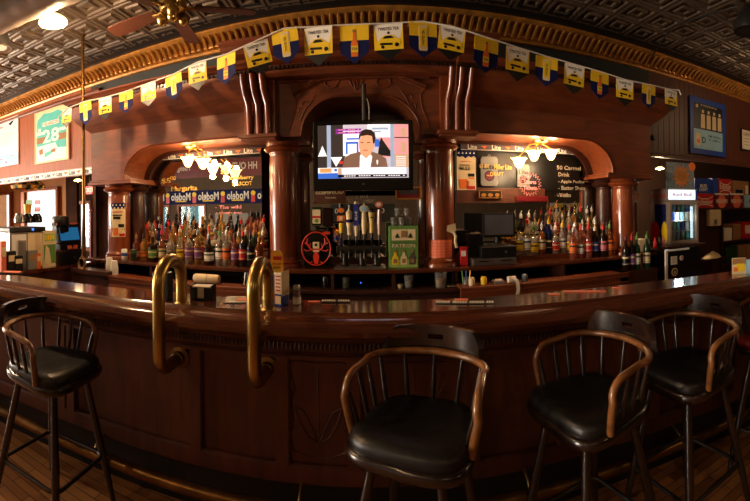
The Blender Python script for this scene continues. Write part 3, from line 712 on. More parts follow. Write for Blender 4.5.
# ================================================================== LAMPS
def bell(name, loc, label, scale=1, power=30, col=TUNG, cord=.25):
    t = thing(name, label, 'ceiling lamp', loc); s_ = scale
    b = MB(); b.lathe([(.012*s_, .10*s_), (.05*s_, .095*s_), (.055*s_, .06*s_), (.07*s_, .045*s_), (.02*s_, .10*s_)], n=20); b.obj('socket_cap', 'brass_old', t, smooth=50)
    b = MB(); b.lathe([(.06*s_, .05*s_), (.10*s_, .025*s_), (.145*s_, -.01*s_), (.15*s_, -.03*s_), (.143*s_, -.03*s_), (.10*s_, .018*s_), (.06*s_, .04*s_)], n=28); b.obj('lamp_shade', 'shade_lit', t, smooth=50)
    b = MB(); b.lathe([(.001, .03*s_), (.03*s_, .02*s_), (.045*s_, -.02*s_), (.035*s_, -.05*s_), (.001, -.065*s_)], n=14); b.obj('bulb', 'bulb', t, smooth=60)
    b = MB(); b.tube([(0, 0, .09*s_), (0, 0, cord)], .006, 6); b.lathe([(.05, cord-.02), (.05, cord)], n=14); b.obj('stem', 'brass_old', t, smooth=50)
    point('lamp_light', (loc[0], loc[1], loc[2]-.10*s_-.03), power, col, .05); return t
lp = PZ(53, 20, 3.04); bell('pendant_lamp', lp, 'glowing bell-shaped ceiling lamp hanging beside the round duct', .75, 75, TUNG, CZ-3.04)
ADDED_LAMPS = [((4.6, 2.2), 20), ((-2.6, -1.4), 34), ((0.2, -1.8), 12), ((3.0, -1.4), 10), ((-4.6, 1.6), 130)]  # extra ceiling lamps added out of view to brighten the room
for k, ((x, y), p_) in enumerate(ADDED_LAMPS):
    bell('pendant_lamp', (x, y, 3.02), ['added glass bell lamp out of view at the right of the room', 'added glass bell lamp over the room, reflected at the left end of the left mirror', 'added glass bell lamp out of view over the room behind the middle stool', 'added glass bell lamp over the room, seen small in the right mirror', 'added glass bell lamp out of view over the left side windows'][k], .9, p_, TUNG, CZ-3.02)
def chandelier(px_list, pc, label, power):
    Yc = 3.34; c = PY(pc[0], pc[1], Yc); t = thing('canopy_light', label, 'light fixture', (c.x, Yc, 2.17), 0, 'flame shade fixtures under the canopy')
    b = MB(); b.lathe([(.001, -.035), (.03, -.03), (.075, -.012), (.08, 0)], n=20); b.obj('ceiling_plate', 'brass', t, smooth=50)
    for px, py in px_list:
        p = PY(px, py, Yc-.03)-Vector((c.x, Yc, 2.17))
        b = MB(); b.tube([(0, 0, -.02), (p.x*.5, p.y*.5, -.04), (p.x, p.y, p.z+.055)], .007, 6); b.obj('arm', 'brass', t, smooth=60)
        b = MB(); n = 18; V = []; Fc = []; prof = [(.016, -.045), (.032, -.032), (.043, .0), (.050, .025), (.066, .046)]
        for k, (r, z) in enumerate(prof):
            for i in range(n):
                rr = r*(1+.28*(k/4)*cos(6*2*pi*i/n)); V.append((p.x+rr*cos(2*pi*i/n), p.y+rr*sin(2*pi*i/n), p.z+z))
        for k in range(len(prof)-1):
            for i in range(n): Fc.append((k*n+i, k*n+(i+1) % n, (k+1)*n+(i+1) % n, (k+1)*n+i))
        b.add(V, Fc); b.obj('glass_shade', 'shade_bright', t, smooth=60)
        b = MB(); b.lathe([(.001, .03), (.022, .01), (.026, -.015), (.001, -.04)], (p.x, p.y, p.z), 12); b.obj('bulb', 'bulb', t, smooth=60)
        point('shade_light', (c.x+p.x, Yc+p.y, 2.17+p.z-.09), power*.5, TUNG, .03); point('shade_light', (c.x+p.x, Yc+p.y-.04, 2.17+p.z+.065), power*.35, TUNG, .03)
chandelier([(188, 162), (203, 164), (213, 169)], (191, 150), 'three-shade glowing light fixture under the left canopy arch', 10)
chandelier([(519, 163), (534, 156), (551, 155)], (540, 142), 'three-shade glowing light fixture under the right canopy arch', 11)

# ================================================================== PICTURES, STRIPS, SIGNS
def strip(xa, xb, z0, z1, Y, word, n, label, mats, name='banner_strip', cat='banner', flip=False, Yb=None):
    b = MB(); Yb = Y if Yb is None else Yb
    b.add([(xa, Y, z0), (xb, Yb, z0), (xb, Yb, z1), (xa, Y, z1), (xa, Y+.004, z0), (xb, Yb+.004, z0), (xb, Yb+.004, z1), (xa, Y+.004, z1)], [(0,1,2,3),(7,6,5,4),(0,4,5,1),(3,2,6,7),(0,3,7,4),(1,5,6,2)], 0)
    hgt = z1-z0; X = Vector((xb-xa, Yb-Y, 0)).normalized()
    for k in range(n):
        u = (k+.5)/n; o = Vector((xa+(xb-xa)*u, Y+(Yb-Y)*u-.004, (z0+z1)/2)); b.text(word, o-X*hgt*.1, hgt*.66, 1, flip=flip, X=X)
        c = o+X*((xb-xa)/n*.5*.92); b.add([c-X*hgt*.45+Vector((0, 0, hgt*.12)), c+X*hgt*.45+Vector((0, 0, hgt*.2)), c+X*hgt*.1-Vector((0, 0, hgt*.25))], [(0, 2, 1)], 2)
    for z in (z0+.004, z1-.008):
        b.add([(xa, Y-.002, z), (xb, Yb-.002, z), (xb, Yb-.002, z+.004), (xa, Y-.002, z+.004)], [(0, 1, 2, 3)], 1)
    return tag(b.obj(name, mats), label, cat)
strip(XA(151, 3.56), XA(262, 3.56), 2.085, 2.15, 3.50, 'Lite', 6, 'dark beer strip reading Lite under the left canopy arch', ['strip_grey', 'white', 'orange'])
strip(XA(460, 3.56), XA(590, 3.56), 2.085, 2.15, 3.50, 'Lite', 6, 'dark beer strip reading Lite under the right canopy arch', ['strip_grey', 'white', 'orange'])
strip(-6.8, XA(91, 3.7), 2.045, 2.135, WY(-6.8)-.045, 'Lite', 14, 'white and blue beer strip along the lower edge of the left wall', ['white', 'navy', 'orange'], Yb=WY(XA(91, 3.7))-.045)
def flatpic(px0, py0, px1, py1, Y, name, label, cat, frame, face, draw=None, t=.02, extra=(), rz=None, fw=.012):
    x0, x1, z0, z1 = rect(px0, py0, px1, py1, Y); w_, h_ = x1-x0, z1-z0; th = thing(name, label, cat, ((x0+x1)/2, Y, (z0+z1)/2), rz or 0)
    if frame:
        b = MB(); b.box(-w_/2-fw, w_/2+fw, -.002, t, -h_/2-fw, -h_/2); b.box(-w_/2-fw, w_/2+fw, -.002, t, h_/2, h_/2+fw); b.box(-w_/2-fw, -w_/2, -.002, t, -h_/2, h_/2); b.box(w_/2, w_/2+fw, -.002, t, -h_/2, h_/2); b.obj('frame', frame, th)
    b = MB(); b.box(-w_/2, w_/2, .004, t, -h_/2, h_/2, 0)
    if draw: draw(b, w_, h_)
    b.obj('picture' if frame else 'sheet', [face]+list(extra), th); return th
def j28(b, w, h):
    y = .003
    def poly(pts, m, d=0): b.add([(x*w, y-d, z*h) for x, z in pts], [tuple(range(len(pts)))[::-1]], m)
    poly([(-.45, .22), (-.42, .36), (-.22, .46), (-.08, .44), (.08, .44), (.22, .46), (.42, .36), (.45, .22), (.45, -.30), (-.45, -.30)], 1)
    poly([(-.45, .10), (-.18, .10), (-.18, .05), (-.45, .05)], 2, .0005); poly([(.18, .10), (.45, .10), (.45, .05), (.18, .05)], 2, .0005)
    poly([(-.45, .0), (-.18, .0), (-.18, -.12), (-.45, -.12)], 3, .0005); poly([(.18, .0), (.45, .0), (.45, -.12), (.18, -.12)], 3, .0005)
    poly([(-.45, -.18), (.45, -.14), (.45, -.48), (-.45, -.48)], 2, .0008); poly([(-.2, -.32), (.1, -.28), (.2, -.22), (0, -.36), (-.2, -.42)], 1, .001)
    poly([(.12, -.14), (.45, -.12), (.45, -.28), (.2, -.26)], 1, .0012)
    poly([(-.25, .28), (.25, .28), (.25, .20), (-.25, .20)], 2, .0012)
    b.text('VELANSON', (0, y-.002, h*.24), h*.07, 3, width=w*.46); b.text('28', (0, y-.002, 0), h*.26, 2, width=w*.5)
    b.text('28', (-w*.36, y-.002, h*.15), h*.07, 2); b.text('28', (w*.37, y-.002, h*.2), h*.07, 2)
    poly([(-.38, -.25), (-.26, -.22), (-.24, -.33), (-.36, -.35)], 3, .0015); poly([(.0, -.28), (.14, -.26), (.14, -.33), (.02, -.34)], 3, .0015)
def dress_frame(px0, py0, px1, py1): pass
xj = XA(50, 3.8); yj = WY(xj)-.03
flatpic(34, 109, 69, 161, yj, 'framed_jersey', 'framed teal hockey jersey numbered 28 on the left wall', 'framed jersey', 'cream', 'cream', j28, extra=['teal', 'white', 'brown_card'], rz=-.06)
def posterdraw(b, w, h):
    for k, (z, ww) in enumerate([(.20, .5), (.15, .6), (.10, .55), (.05, .6), (0, .5), (-.05, .4)]): b.box(-w*ww/2, w*ww/2, .002, .004, h*z-.002, h*z+.002, 3)
    b.text('Labatt', (-w*.22, .001, h*.36), h*.05, 2); b.box(-w/2, w/2, .003, .004, -h/2, -h*.25, 1); b.text('Raymour', (-w*.2, .001, -h*.34), h*.035, 2); b.text('Sabres', (w*.25, .001, -h*.3), h*.03, 2)
    b.add([(w*.1, .001, h*.38), (w*.2, .001, h*.33), (w*.35, .001, h*.42), (w*.25, .001, h*.42)], [(0, 1, 2, 3)], 4); b.text('M', (0, .001, -h*.42), h*.05, 2)
xp = XA(5, 3.9); flatpic(-6, 119, 19, 166, WY(xp)-.03, 'wall_poster', 'white and pale blue printed poster at the far left edge', 'poster', None, 'white', posterdraw, extra=['light_blue', 'red', 'grey', 'navy'], rz=-.06)
def teamdraw(b, w, h):
    b.box(-w*.42, w*.42, .002, .004, -h*.05, h*.42, 1); b.box(-w*.42, w*.42, .002, .004, -h*.42, -h*.06, 3)
    for k in range(5):
        x = -w*.33+k*w*.165; hh_ = .30 if k else .38
        b.disc((x, h*(hh_-.02)), w*.035, .0015, 10, 4); b.add([(x-w*.06, .0015, -h*.03), (x+w*.06, .0015, -h*.03), (x+w*.055, .0015, h*(hh_-.07)), (x-w*.055, .0015, h*(hh_-.07))], [(0, 1, 2, 3)], 1 if k == 0 else 4)
    b.text('TIGERS', (0, .001, h*.39), h*.03, 4, width=w*.5); b.text('D', (-w*.14, .001, -h*.25), h*.11, 5); b.text('TIME FOR BALL', (w*.18, .001, -h*.16), h*.045, 1, width=w*.4); b.text('AT COMERICA', (w*.18, .001, -h*.23), h*.035, 1, width=w*.36)
    b.box(-w*.36, -w*.24, .001, .004, -h*.36, -h*.14, 4); b.disc((-w*.30, -h*.28), w*.045, .0008, 10, 2)
flatpic(691, 101, 725, 154, 3.57, 'framed_team_photo', 'blue-framed team photograph high on the right wall', 'framed picture', 'blue', 'blue', teamdraw, extra=['black', 'orange', 'light_blue', 'cream', 'navy'])
def drawsign(b, w, h): b.text('CUSTOMERS', (0, .001, h*.28), h*.14, 1, width=w*.8); [b.box(-w*.38, w*.3, .002, .004, h*z-.002, h*z+.002, 1) for z in (.05, -.1, -.25)]
flatpic(742, 131, 757, 150, 3.57, 'notice_sign', 'small white notice in a black frame at the right edge', 'sign', 'black', 'paper', drawsign, extra=['black'])
# security camera
p = PY(651, 138, 3.5); t = thing('security_camera', 'small black security camera mounted at the right end of the canopy', 'security camera', p)
b = MB(); b.box(-.05, .04, -.03, .03, -.025, .03); b.obj('body', 'black_gloss', t, bevel=.008)
b = MB(); b.lathe([(.02, -.05), (.024, -.048), (.024, -.03)], (.01, 0, 0), 14, axis='y'); b.obj('lens', 'dark_steel', t, smooth=40)
b = MB(); b.tube([(0, .03, 0), (0, .1, .01)], .01, 8); b.obj('mount', 'black', t)
def muledraw(b, w, h):
    b.box(-w/2, w/2, .001, .004, h*.36, h/2, 1)
    for k in range(5): b.add([(w*(-.4+.2*k)-w*.05, 0, h*.42), (w*(-.4+.2*k)+w*.05, 0, h*.42), (w*(-.4+.2*k), 0, h*.47)], [(0, 1, 2)], 2)
    for k in range(4): b.add([(w*(-.5+.3*k), .001, h*.36), (w*(-.35+.3*k), .001, h*.30 if k % 2 else h*.33), (w*(-.2+.3*k), .001, h*.36)], [(0, 1, 2)], 1)
    b.text('AMERICAN', (-w*.05, 0, h*.22), h*.03, 3, width=w*.6); b.text('KENTUCKY', (-w*.08, 0, h*.12), h*.05, 4, width=w*.55); b.text('MULE', (-w*.08, 0, h*.045), h*.08, 4, width=w*.55)
    b.box(w*.08, w*.42, .001, .004, -h*.16, -h*.08, 4); b.box(w*.12, w*.4, .001, .004, -h*.22, -h*.18, 5)
    b.add([(-w*.36, 0, -h*.46), (w*.0, 0, -h*.46), (w*.03, 0, -h*.22), (-w*.38, 0, -h*.22)], [(0, 1, 2, 3)], 5); b.tube([(w*.02, 0, -h*.27), (w*.12, 0, -h*.29), (w*.1, 0, -h*.38), (0, 0, -h*.4)], .004, 5, 5)
    b.box(w*.05, w*.45, .001, .004, -h*.48, -h*.40, 3)
flatpic(457, 150.5, 476, 190, 3.56, 'cocktail_poster', 'cream Kentucky Mule cocktail poster in the right bay beside the column', 'poster', None, 'cream', muledraw, t=.012, extra=['navy', 'white', 'red', 'black', 'orange'])
pl = thing('column_poster', 'cream Mule cocktail poster wrapped around the left end column', 'poster', (XA(119, 3.26), 3.26, 1.62))
b = MB(); r = .1155; zt, zb_ = PY(117, 203, 3.15).z-1.62, PY(117, 237, 3.15).z-1.62; a0, a1 = R_(-118), R_(-62)
# wrap round the column facing the camera (which looks from the lower right)
base = -R_(90)+R_(33)
def cw(u, z, d=0): a = base-R_(38)+R_(76)*u; return ((r+d)*cos(a), (r+d)*sin(a), zb_+(zt-zb_)*z)
def cwq(u0, u1, v0, v1, m, d=.0008):
    n = 6
    for i in range(n):
        ua, ub = u0+(u1-u0)*i/n, u0+(u1-u0)*(i+1)/n; b.quad(cw(ua, v0, d), cw(ub, v0, d), cw(ub, v1, d), cw(ua, v1, d), m)
cwq(0, 1, 0, 1, 0, 0); cwq(0, 1, .88, 1, 1); cwq(.1, .8, .72, .75, 3); cwq(.1, .75, .62, .66, 2); cwq(.15, .65, .52, .60, 2); cwq(.5, .9, .28, .38, 2); cwq(.12, .5, .04, .26, 4); cwq(.55, .95, .02, .1, 3)
for k in range(4): cwq(.05+.25*k, .2+.25*k, .83, .88, 1)
for k in range(4): cwq(.1+.25*k, .16+.25*k, .92, .96, 5, .0014)
b.obj('sheet', ['cream', 'navy', 'black', 'red', 'orange', 'white'], pl)
# orange notice sheet wrapped on the column right of the centre
x_ = XA(440, 3.26); sh = thing('orange_notice', 'salmon orange printed notice taped low on the column right of the television', 'notice', (x_, 3.26, 1.22))
b = MB(); r = .1195; zt, zb_ = PY(443, 240, 3.15).z-1.22, PY(443, 262, 3.15).z-1.22; base = R_(-90)-R_(10)
def cw(u, z, d=0): a = base-R_(52)+R_(104)*u; return ((r+d)*cos(a), (r+d)*sin(a), zb_+(zt-zb_)*z)
cwq(0, 1, 0, 1, 0, 0); [cwq(.14, .86, .84-.13*k, .853-.13*k, 1) for k in range(6)]
b.obj('sheet', ['salmon', 'orange_ink'], sh)
p = PY(452, 229, 3.12); b = MB(); b.add([(-.035, 0, .03), (.03, .01, .045), (.035, 0, -.01), (.0, -.01, -.035), (-.045, -.01, -.015), (-.035, .003, .03), (.03, .013, .045), (.035, .003, -.01), (.0, -.007, -.035), (-.045, -.007, -.015)], [(0, 4, 3, 2, 1), (5, 6, 7, 8, 9), (0, 1, 6, 5), (1, 2, 7, 6), (2, 3, 8, 7), (3, 4, 9, 8), (4, 0, 5, 9)])
b.tube([(.01, 0, -.02), (.03, -.005, -.06), (.022, -.01, -.10), (.035, -.01, -.15)], .012, 6); tag(b.obj('crumpled_note', 'cream', loc=p), 'crumpled cream note pinned on the column above the orange notice', 'note')

# right bay: items on and before the mirror
def board(px0, py0, px1, py1, Y, m, name, label, cat, t=.02):
    x0, x1, z0, z1 = rect(px0, py0, px1, py1, Y); b = MB(); b.box(x0, x1, Y, Y+t, z0, z1); return tag(b.obj(name, m, bevel=.002), label, cat)
board(477, 152, 580, 190, 3.58, 'black', 'chalk_board', 'black backing board behind the hanging can signs in the right bay', 'board')
board(458, 188, 545, 203, 3.565, 'wood_panelling_dark', 'wooden_rail_board', 'brown wooden board across the right mirror above the till', 'board', .03)
board(516, 196, 548, 201.5, 3.553, 'dark_red', 'red_plank', 'dark red plank fixed under the pink scribbled heart', 'board', .008)
flatpic(480, 191, 501, 197.5, 3.54, 'small_gold_picture', 'small dark picture with gold shapes beneath the silver can sign', 'picture', 'gold_paint', 'black', lambda b, w, h: [b.disc((w*k, -h*.1), h*.28, .002, 12, 1, 1.4) for k in (-.32, 0, .32)], extra=['gold_paint'], fw=.006)
def cansign(px, py0, py1, wpx, label, word):
    Y = 3.555; p = PY(px, (py0+py1)/2, Y); h_ = PY(px, py0, Y).z-PY(px, py1, Y).z; w_ = XA(px+wpx/2, Y)-XA(px-wpx/2, Y)
    t = thing('can_sign', label, 'sign', p, 0, 'hanging can shaped signs')
    b = MB(); o = [(-w_*.42, -h_/2), (-w_/2, -h_*.44), (-w_/2, h_*.40), (-w_*.40, h_*.48), (w_*.40, h_*.48), (w_/2, h_*.40), (w_/2, -h_*.44), (w_*.42, -h_/2)]; b.prism(o, 0, .012)
    b.obj('can_shape', 'grey', t)
    b = MB(); b.text(word, (0, -.002, h_*.14), h_*.18, 0, width=w_*.78); b.disc((0, -h_*.16), w_*.30, -.0015, 18, 2); b.disc((0, -h_*.16), w_*.25, -.002, 18, 1); b.text('A Fine Pilsner', (0, -.003, -h_*.15), h_*.05, 3, width=w_*.34); b.obj('label_print', ['black', 'dark_red', 'navy', 'cream'], t)
    b = MB(); b.tube([(-.012, .006, h_*.48), (-.008, .006, h_*.54), (.008, .006, h_*.54), (.012, .006, h_*.48)], .003, 6); b.obj('pull_tab', 'steel', t)
cansign(489.5, 156, 186, 17, 'silver can-shaped Lite sign beside the cocktail poster', 'Lite')
cansign(523.5, 164, 187, 12, 'silver can-shaped sign behind the pink scribbled writing', 'Lite')
def writing(lines, name, label, m, flip=False, Y=MY-.004):
    o0 = PY(lines[0][1], lines[0][2], Y); root = thing(name, label, 'writing', o0)
    for s_, px, py, hp, wp in lines:
        b = MB(); p = PY(px, py, Y); r = p.xy.length; b.text(s_, p-o0, hp/F*r, 0, width=(XA(px+wp/2, Y)-XA(px-wp/2, Y)), flip=flip); b.obj('written_line', m, root)
    return root
writing([('$2.50', 484, 166, 4, 10), ('Miller Lite', 503, 167, 5, 18), ('DRAFT', 497, 174, 4, 13)], 'chalk_lettering', 'cream chalk lettering across and beside the silver can sign', 'chalk_yellow', Y=3.545)
writing([('50 Carmel', 569, 168, 4, 24), ('Drink', 564, 174.5, 4, 11), ('- Apple Pucker', 572, 182, 4, 27), ('- Butter Shots', 572, 188, 4, 27), ('- Vodka', 564, 195, 4, 14)], 'chalk_lettering', 'white chalk list of shots on the dark glass at the right', 'chalk', Y=3.572)
p = PY(530, 182, 3.54); b = MB(); N = 44; pts = []
for i in range(N): a = 2*pi*i/N; rr = (.115 if i % 2 else .085)*(1+.0*sin(a)); pts.append((rr*cos(a)*1.05, 0, rr*sin(a)*1.0-.02))
b.tube(pts, .0035, 5, closed=True); b.text('Bar', (-.02, -.002, .055), .04); b.text('Shorts', (0, -.002, .0), .04, width=.13); b.text('Tickets', (0, -.002, -.055), .04, width=.14)
tag(b.obj('pink_scribble', 'chalk_pink', loc=p), 'pink scribbled burst with writing on the glass under the right light fixture', 'writing')
# left bay lettering on the mirror
writing([('$5', 166, 181, 6, 9), ('00', 173, 178, 4, 6), ('Margarita', 184, 189, 6.5, 26)], 'chalk_lettering', 'yellow chalk price lettering at the left side of the left mirror', 'chalk_yellow')
writing([('$6', 224, 172, 5, 7), ('Strawberry', 240, 178, 5.5, 27), ('MASCOT', 242, 183.5, 4, 20)], 'chalk_lettering', 'yellow chalk drink name near the column in the left mirror', 'chalk_yellow')
writing([('- The wild', 228, 207, 3.5, 26), ('- cherry tree', 229, 213, 3.5, 26)], 'chalk_lettering', 'pink chalk lines under the striped beer banner reflection', 'chalk_pink')
# reflected things really standing at the rear of the room (read correctly from inside, so they mirror)
def rearsign(px0, py0, px1, py1, name, label, cat, mats, words, hgt=.6):
    Yv = RV-.022; x0, x1, z0, z1 = rect(px0, py0, px1, py1, Yv); Y = 2*MY-Yv
    b = MB(); b.box(x0, x1, Y-.02, Y, z0, z1, 0); n = len(words)
    if name == 'white_cooler': b.box(x0, x1, Y-.02, Y+.5, 0, z1, 0); Y += .5
    for k, s_ in enumerate(words):
        if not s_: continue
        # a viewer who faces the rear wall sees x reversed, so the text runs the other way
        u = (k+.5)/n; b.text(s_, (x0+(x1-x0)*u, Y+.004, (z0+z1)/2+(z1-z0)*.08), (z1-z0)*hgt*.95, 1, X=(-1, 0, 0), width=(x1-x0)/n*.72)
        if len(mats) > 2:
            b.box(x0+(x1-x0)*u-(x1-x0)/n*.2, x0+(x1-x0)*u+(x1-x0)/n*.2, Y, Y+.003, z0+(z1-z0)*.2, z0+(z1-z0)*.28, 2)
            xx = x0+(x1-x0)*(k/n); b.box(xx-.06, xx+.06, Y, Y+.003, z0+(z1-z0)*.1, z0+(z1-z0)*.6, 3); b.disc((xx, z0+(z1-z0)*.72), .07, Y+.004, 10, 2)
    return tag(b.obj(name, mats), label, cat)
rearsign(143, 190, 285, 204, 'beer_banner', 'blue Modelo banner on the far wall, reflected in the left mirror', 'banner', ['navy', 'white', 'yellow', 'red'], ['Modelo']*5)
rearsign(166, 160, 262, 177, 'red_sign_board', 'dark red sign board on the far wall, reflected in the left mirror', 'sign', ['dark_red', 'chalk'], ['Yuengling', '', 'HH OUT'], .45)
t = rearsign(222, 213, 254, 236, 'white_cooler', 'white cooler by the far wall, reflected in the left mirror', 'cooler', ['grey', 'white'], ['', ''])
# pub sign's reflection built as a reversed panel and credit card notice under the television
x0, x1, z0, z1 = rect(314, 187, 345, 202, 3.56); t = thing('reflected_pub_sign', 'reflection of a pub sign under the television, modelled with reversed lettering', 'sign', ((x0+x1)/2, 3.56, (z0+z1)/2))
w_, h_ = x1-x0, z1-z0; b = MB(); b.box(-w_/2, w_/2, 0, .02, -h_/2, h_/2, 0); b.text('GUINNESS', (.0, -.002, .022), .038, 1, flip=True, width=w_*.9); b.text('DRAUGHT', (.01, -.002, -.03), .014, 1, flip=True, width=w_*.35); b.obj('panel', ['wood_panelling_dark', 'cream'], t)
b = MB(); b.box(-w_/2-.012, w_/2+.012, -.006, .02, -h_/2-.012, -h_/2); b.obj('frame_edge', 'brass_old', t)
writing([('$20.00 SALE', 358, 197, 2.8, 20), ('FOR CREDIT CARDS', 358, 200.8, 2.6, 31)], 'card_lettering', 'white capitals about credit cards under the television', 'chalk')
x0, x1, z0, z1 = rect(331, 204, 395, 222, 3.57); b = MB(); b.box(x0, x1, 3.57, 3.58, z0, z1, 0); b.text('0', (x0+.05, 3.567, (z0+z1)/2+.02), .05, 1); b.text('O', (x1-.12, 3.567, (z0+z1)/2+.02), .05, 1)
tag(b.obj('blue_number_board', ['slate_wall', 'white']), 'slate blue board with white numerals behind the tap handles', 'board')
flatpic(397, 188, 420, 198, 3.56, 'small_framed_picture', 'small gold-framed picture below the right corner of the television', 'picture', 'gold_paint', 'dark_red', lambda b, w, h: b.box(-w*.4, w*.4, .002, .004, -h*.1, h*.4, 1), extra=['slate_wall'])

# ================================================================== BOTTLES
CAPS = ['black', 'red', 'white', 'gold_paint', 'steel', 'brown_card']; CAPW = [6, 3, 2, 4, 5, 2]
GL = {'clear': (222, 214, 196), 'amber': (150, 78, 26), 'green': (30, 66, 34), 'dark brown': (44, 22, 14), 'deep blue': (22, 34, 96), 'pale gold': (214, 172, 88), 'rose': (206, 120, 96)}
for k, c_ in GL.items(): mat('bottle_'+k.replace(' ', '_'), c_, .08, var=.08, trans=.8 if k in ('clear', 'pale gold', 'rose') else .5)
LAB = {'white': 'white', 'red': 'red', 'orange': 'orange', 'yellow': 'yellow', 'blue': 'blue', 'black': 'black', 'cream': 'cream', 'purple': 'purple', 'green': 'green', 'pink': 'pink'}
mat('purple', (120, 70, 130), .5, var=.1)
SH = [ # outline radius/height profile, label span, radius
  ([(.033, 0), (.036, .006), (.036, .165), (.033, .185), (.022, .20), (.013, .212), (.012, .275)], (.05, .14, .0368), .275),
  ([(.040, 0), (.043, .008), (.043, .13), (.039, .148), (.022, .162), (.013, .175), (.012, .25)], (.03, .105, .0438), .25),
  ([(.030, 0), (.033, .006), (.034, .19), (.030, .215), (.018, .235), (.012, .25), (.012, .31)], (.05, .15, .0348), .31),
  ([(.036, 0), (.040, .01), (.036, .08), (.040, .15), (.026, .18), (.014, .20), (.013, .245)], (.035, .085, .0405), .245),
  ([(.030, 0), (.032, .006), (.032, .15), (.018, .20), (.013, .23), (.013, .285)], (.04, .125, .0328), .285)]
mcache = {}
def bottle_part(kind, si, m):
    key = (kind, si, m)
    if key in mcache: return mcache[key]
    prof, (l0, l1, lr), top = SH[si]; b = MB()
    if kind == 'g': b.lathe(prof, n=14); name, mats = 'glass_body', [m]
    elif kind == 'l':
        b.lathe([(lr, l0), (lr, l1)], n=14); b.f = b.f[:-2]; b.m = b.m[:-2]; name, mats = 'label', [m, 'black' if m in ('white', 'cream', 'yellow', 'pink', 'orange') else 'cream']
        # printed band and emblem around the label
        hh = (l1-l0); b.lathe([(lr+.0004, l0+hh*.62), (lr+.0004, l0+hh*.78)], n=14, m=1); b.f = b.f[:-2]; b.m = b.m[:-2]
        b.lathe([(lr+.0004, l0+hh*.1), (lr+.0004, l0+hh*.15)], n=14, m=1); b.f = b.f[:-2]; b.m = b.m[:-2]
    else:
        b.lathe([(.0145, top-.03), (.0145, top+.004), (.006, top+.008), (.004, top+.024)], n=10); b.tube([(0, 0, top+.02), (.003, -.002, top+.032), (.010, -.005, top+.040)], .003, 6); name, mats = 'pourer', [m]
    o = b.obj(name, mats, smooth=45); C.objects.unlink(o); mcache[key] = o; return o
used_b = set()
def bottle(x, y, z, where, group, pref=None):
    for _ in range(400):
        si = random.randrange(len(SH)); g = random.choices(list(GL), [7, 4, 2, 3, 1, 4, 2])[0]; l = random.choice(list(LAB)); c_ = random.choices(CAPS, CAPW)[0]
        if pref and _ == 0: g, l, c_, si = pref
        key = (g, l, c_, where)
        if key not in used_b: break
    used_b.add(key); cn = {'gold_paint': 'gold', 'steel': 'silver', 'brown_card': 'brown'}.get(c_, c_)
    t = thing('liquor_bottle', '%s bottle with %s label, %s pourer, %s' % (g, l, cn, where), 'bottle', (x, y, z), random.uniform(-.6, .6), group)
    s_ = random.uniform(.94, 1.08); t.scale = (s_, s_, s_)
    for kind, m in (('g', 'bottle_'+g.replace(' ', '_')), ('l', LAB[l]), ('p', c_)):
        o = bottle_part(kind, si, m).copy(); C.objects.link(o); o.parent = t
def riser(x0, x1, y0, z, label):
    b = MB(); b.box(x0, x1, y0, min(y0+.0795, MY-.035) if y0 < 3.4 else MY-.035, SZ+.0005, z); return tag(b.obj('bottle_riser', 'wood_red', bevel=.002), label, 'riser')
GLb, GRb = 'liquor bottles in the left half of the back bar', 'liquor bottles in the right half of the back bar'
xl0, xl1 = XA(146, 3.45), XA(265, 3.4)
riser(XA(131, 3.3)+.10, xl1, 3.29, 1.125, 'low wooden riser step under the left bottles')
riser(xl0, xl1, 3.37, 1.165, 'middle wooden riser step under the left bottles'); riser(xl0, xl1, 3.45, 1.205, 'top wooden riser step under the left bottles')
xr0, xr1 = XA(516, 3.4), XA(596, 3.45)
riser(xr0, XA(612, 3.35), 3.29, 1.125, 'low wooden riser step under the right bottles')
riser(xr0, xr1, 3.37, 1.185, 'middle wooden riser step under the right bottles'); riser(xr0, xr1, 3.45, 1.25, 'top wooden riser step under the right bottles')
def row(p0, p1, y, z, n, where, grp, prefs=()):
    x0, x1 = XA(p0, y), XA(p1, y)
    for i in range(n): bottle(x0+(x1-x0)*i/(n-1)+random.uniform(-.006, .006), y+random.uniform(-.006, .006), z+.0005, where, grp, prefs[i] if i < len(prefs) else None)
row(219, 259, 3.20, SZ, 6, 'front row near the left bay column', GLb, [('clear', 'white', 'green', 0), ('clear', 'orange', 'white', 0), ('rose', 'purple', 'black', 0), ('dark brown', 'red', 'red', 0), ('dark brown', 'black', 'black', 0), ('amber', 'black', 'gold_paint', 3)])
row(136, 208, 3.215, SZ, 9, 'front row, far left shelf', GLb)
row(147, 262, 3.325, 1.125, 17, 'second row of the left bay', GLb)
row(149, 263, 3.41, 1.165, 17, 'third row of the left bay', GLb)
row(151, 261, 3.50, 1.205, 13, 'back row of the left bay', GLb)
row(573, 609, 3.20, SZ, 6, 'front row by the right end column', GRb, [('rose', 'orange', 'steel', 0), ('rose', 'white', 'red', 4), ('rose', 'red', 'red', 0), ('dark brown', 'blue', 'white', 0), ('dark brown', 'pink', 'red', 0), ('amber', 'orange', 'green', 0)])
row(519, 607, 3.325, 1.125, 14, 'second row of the right bay', GRb, [('clear', 'yellow', 'black', 0), ('clear', 'white', 'red', 2), ('clear', 'yellow', 'green', 1), ('amber', 'cream', 'white', 0), ('deep blue', 'black', 'yellow', 2), ('clear', 'red', 'white', 1), ('clear', 'white', 'yellow', 0)])
row(521, 594, 3.41, 1.185, 12, 'third row of the right bay', GRb)
row(550, 592, 3.50, 1.25, 8, 'back row of the right bay', GRb)
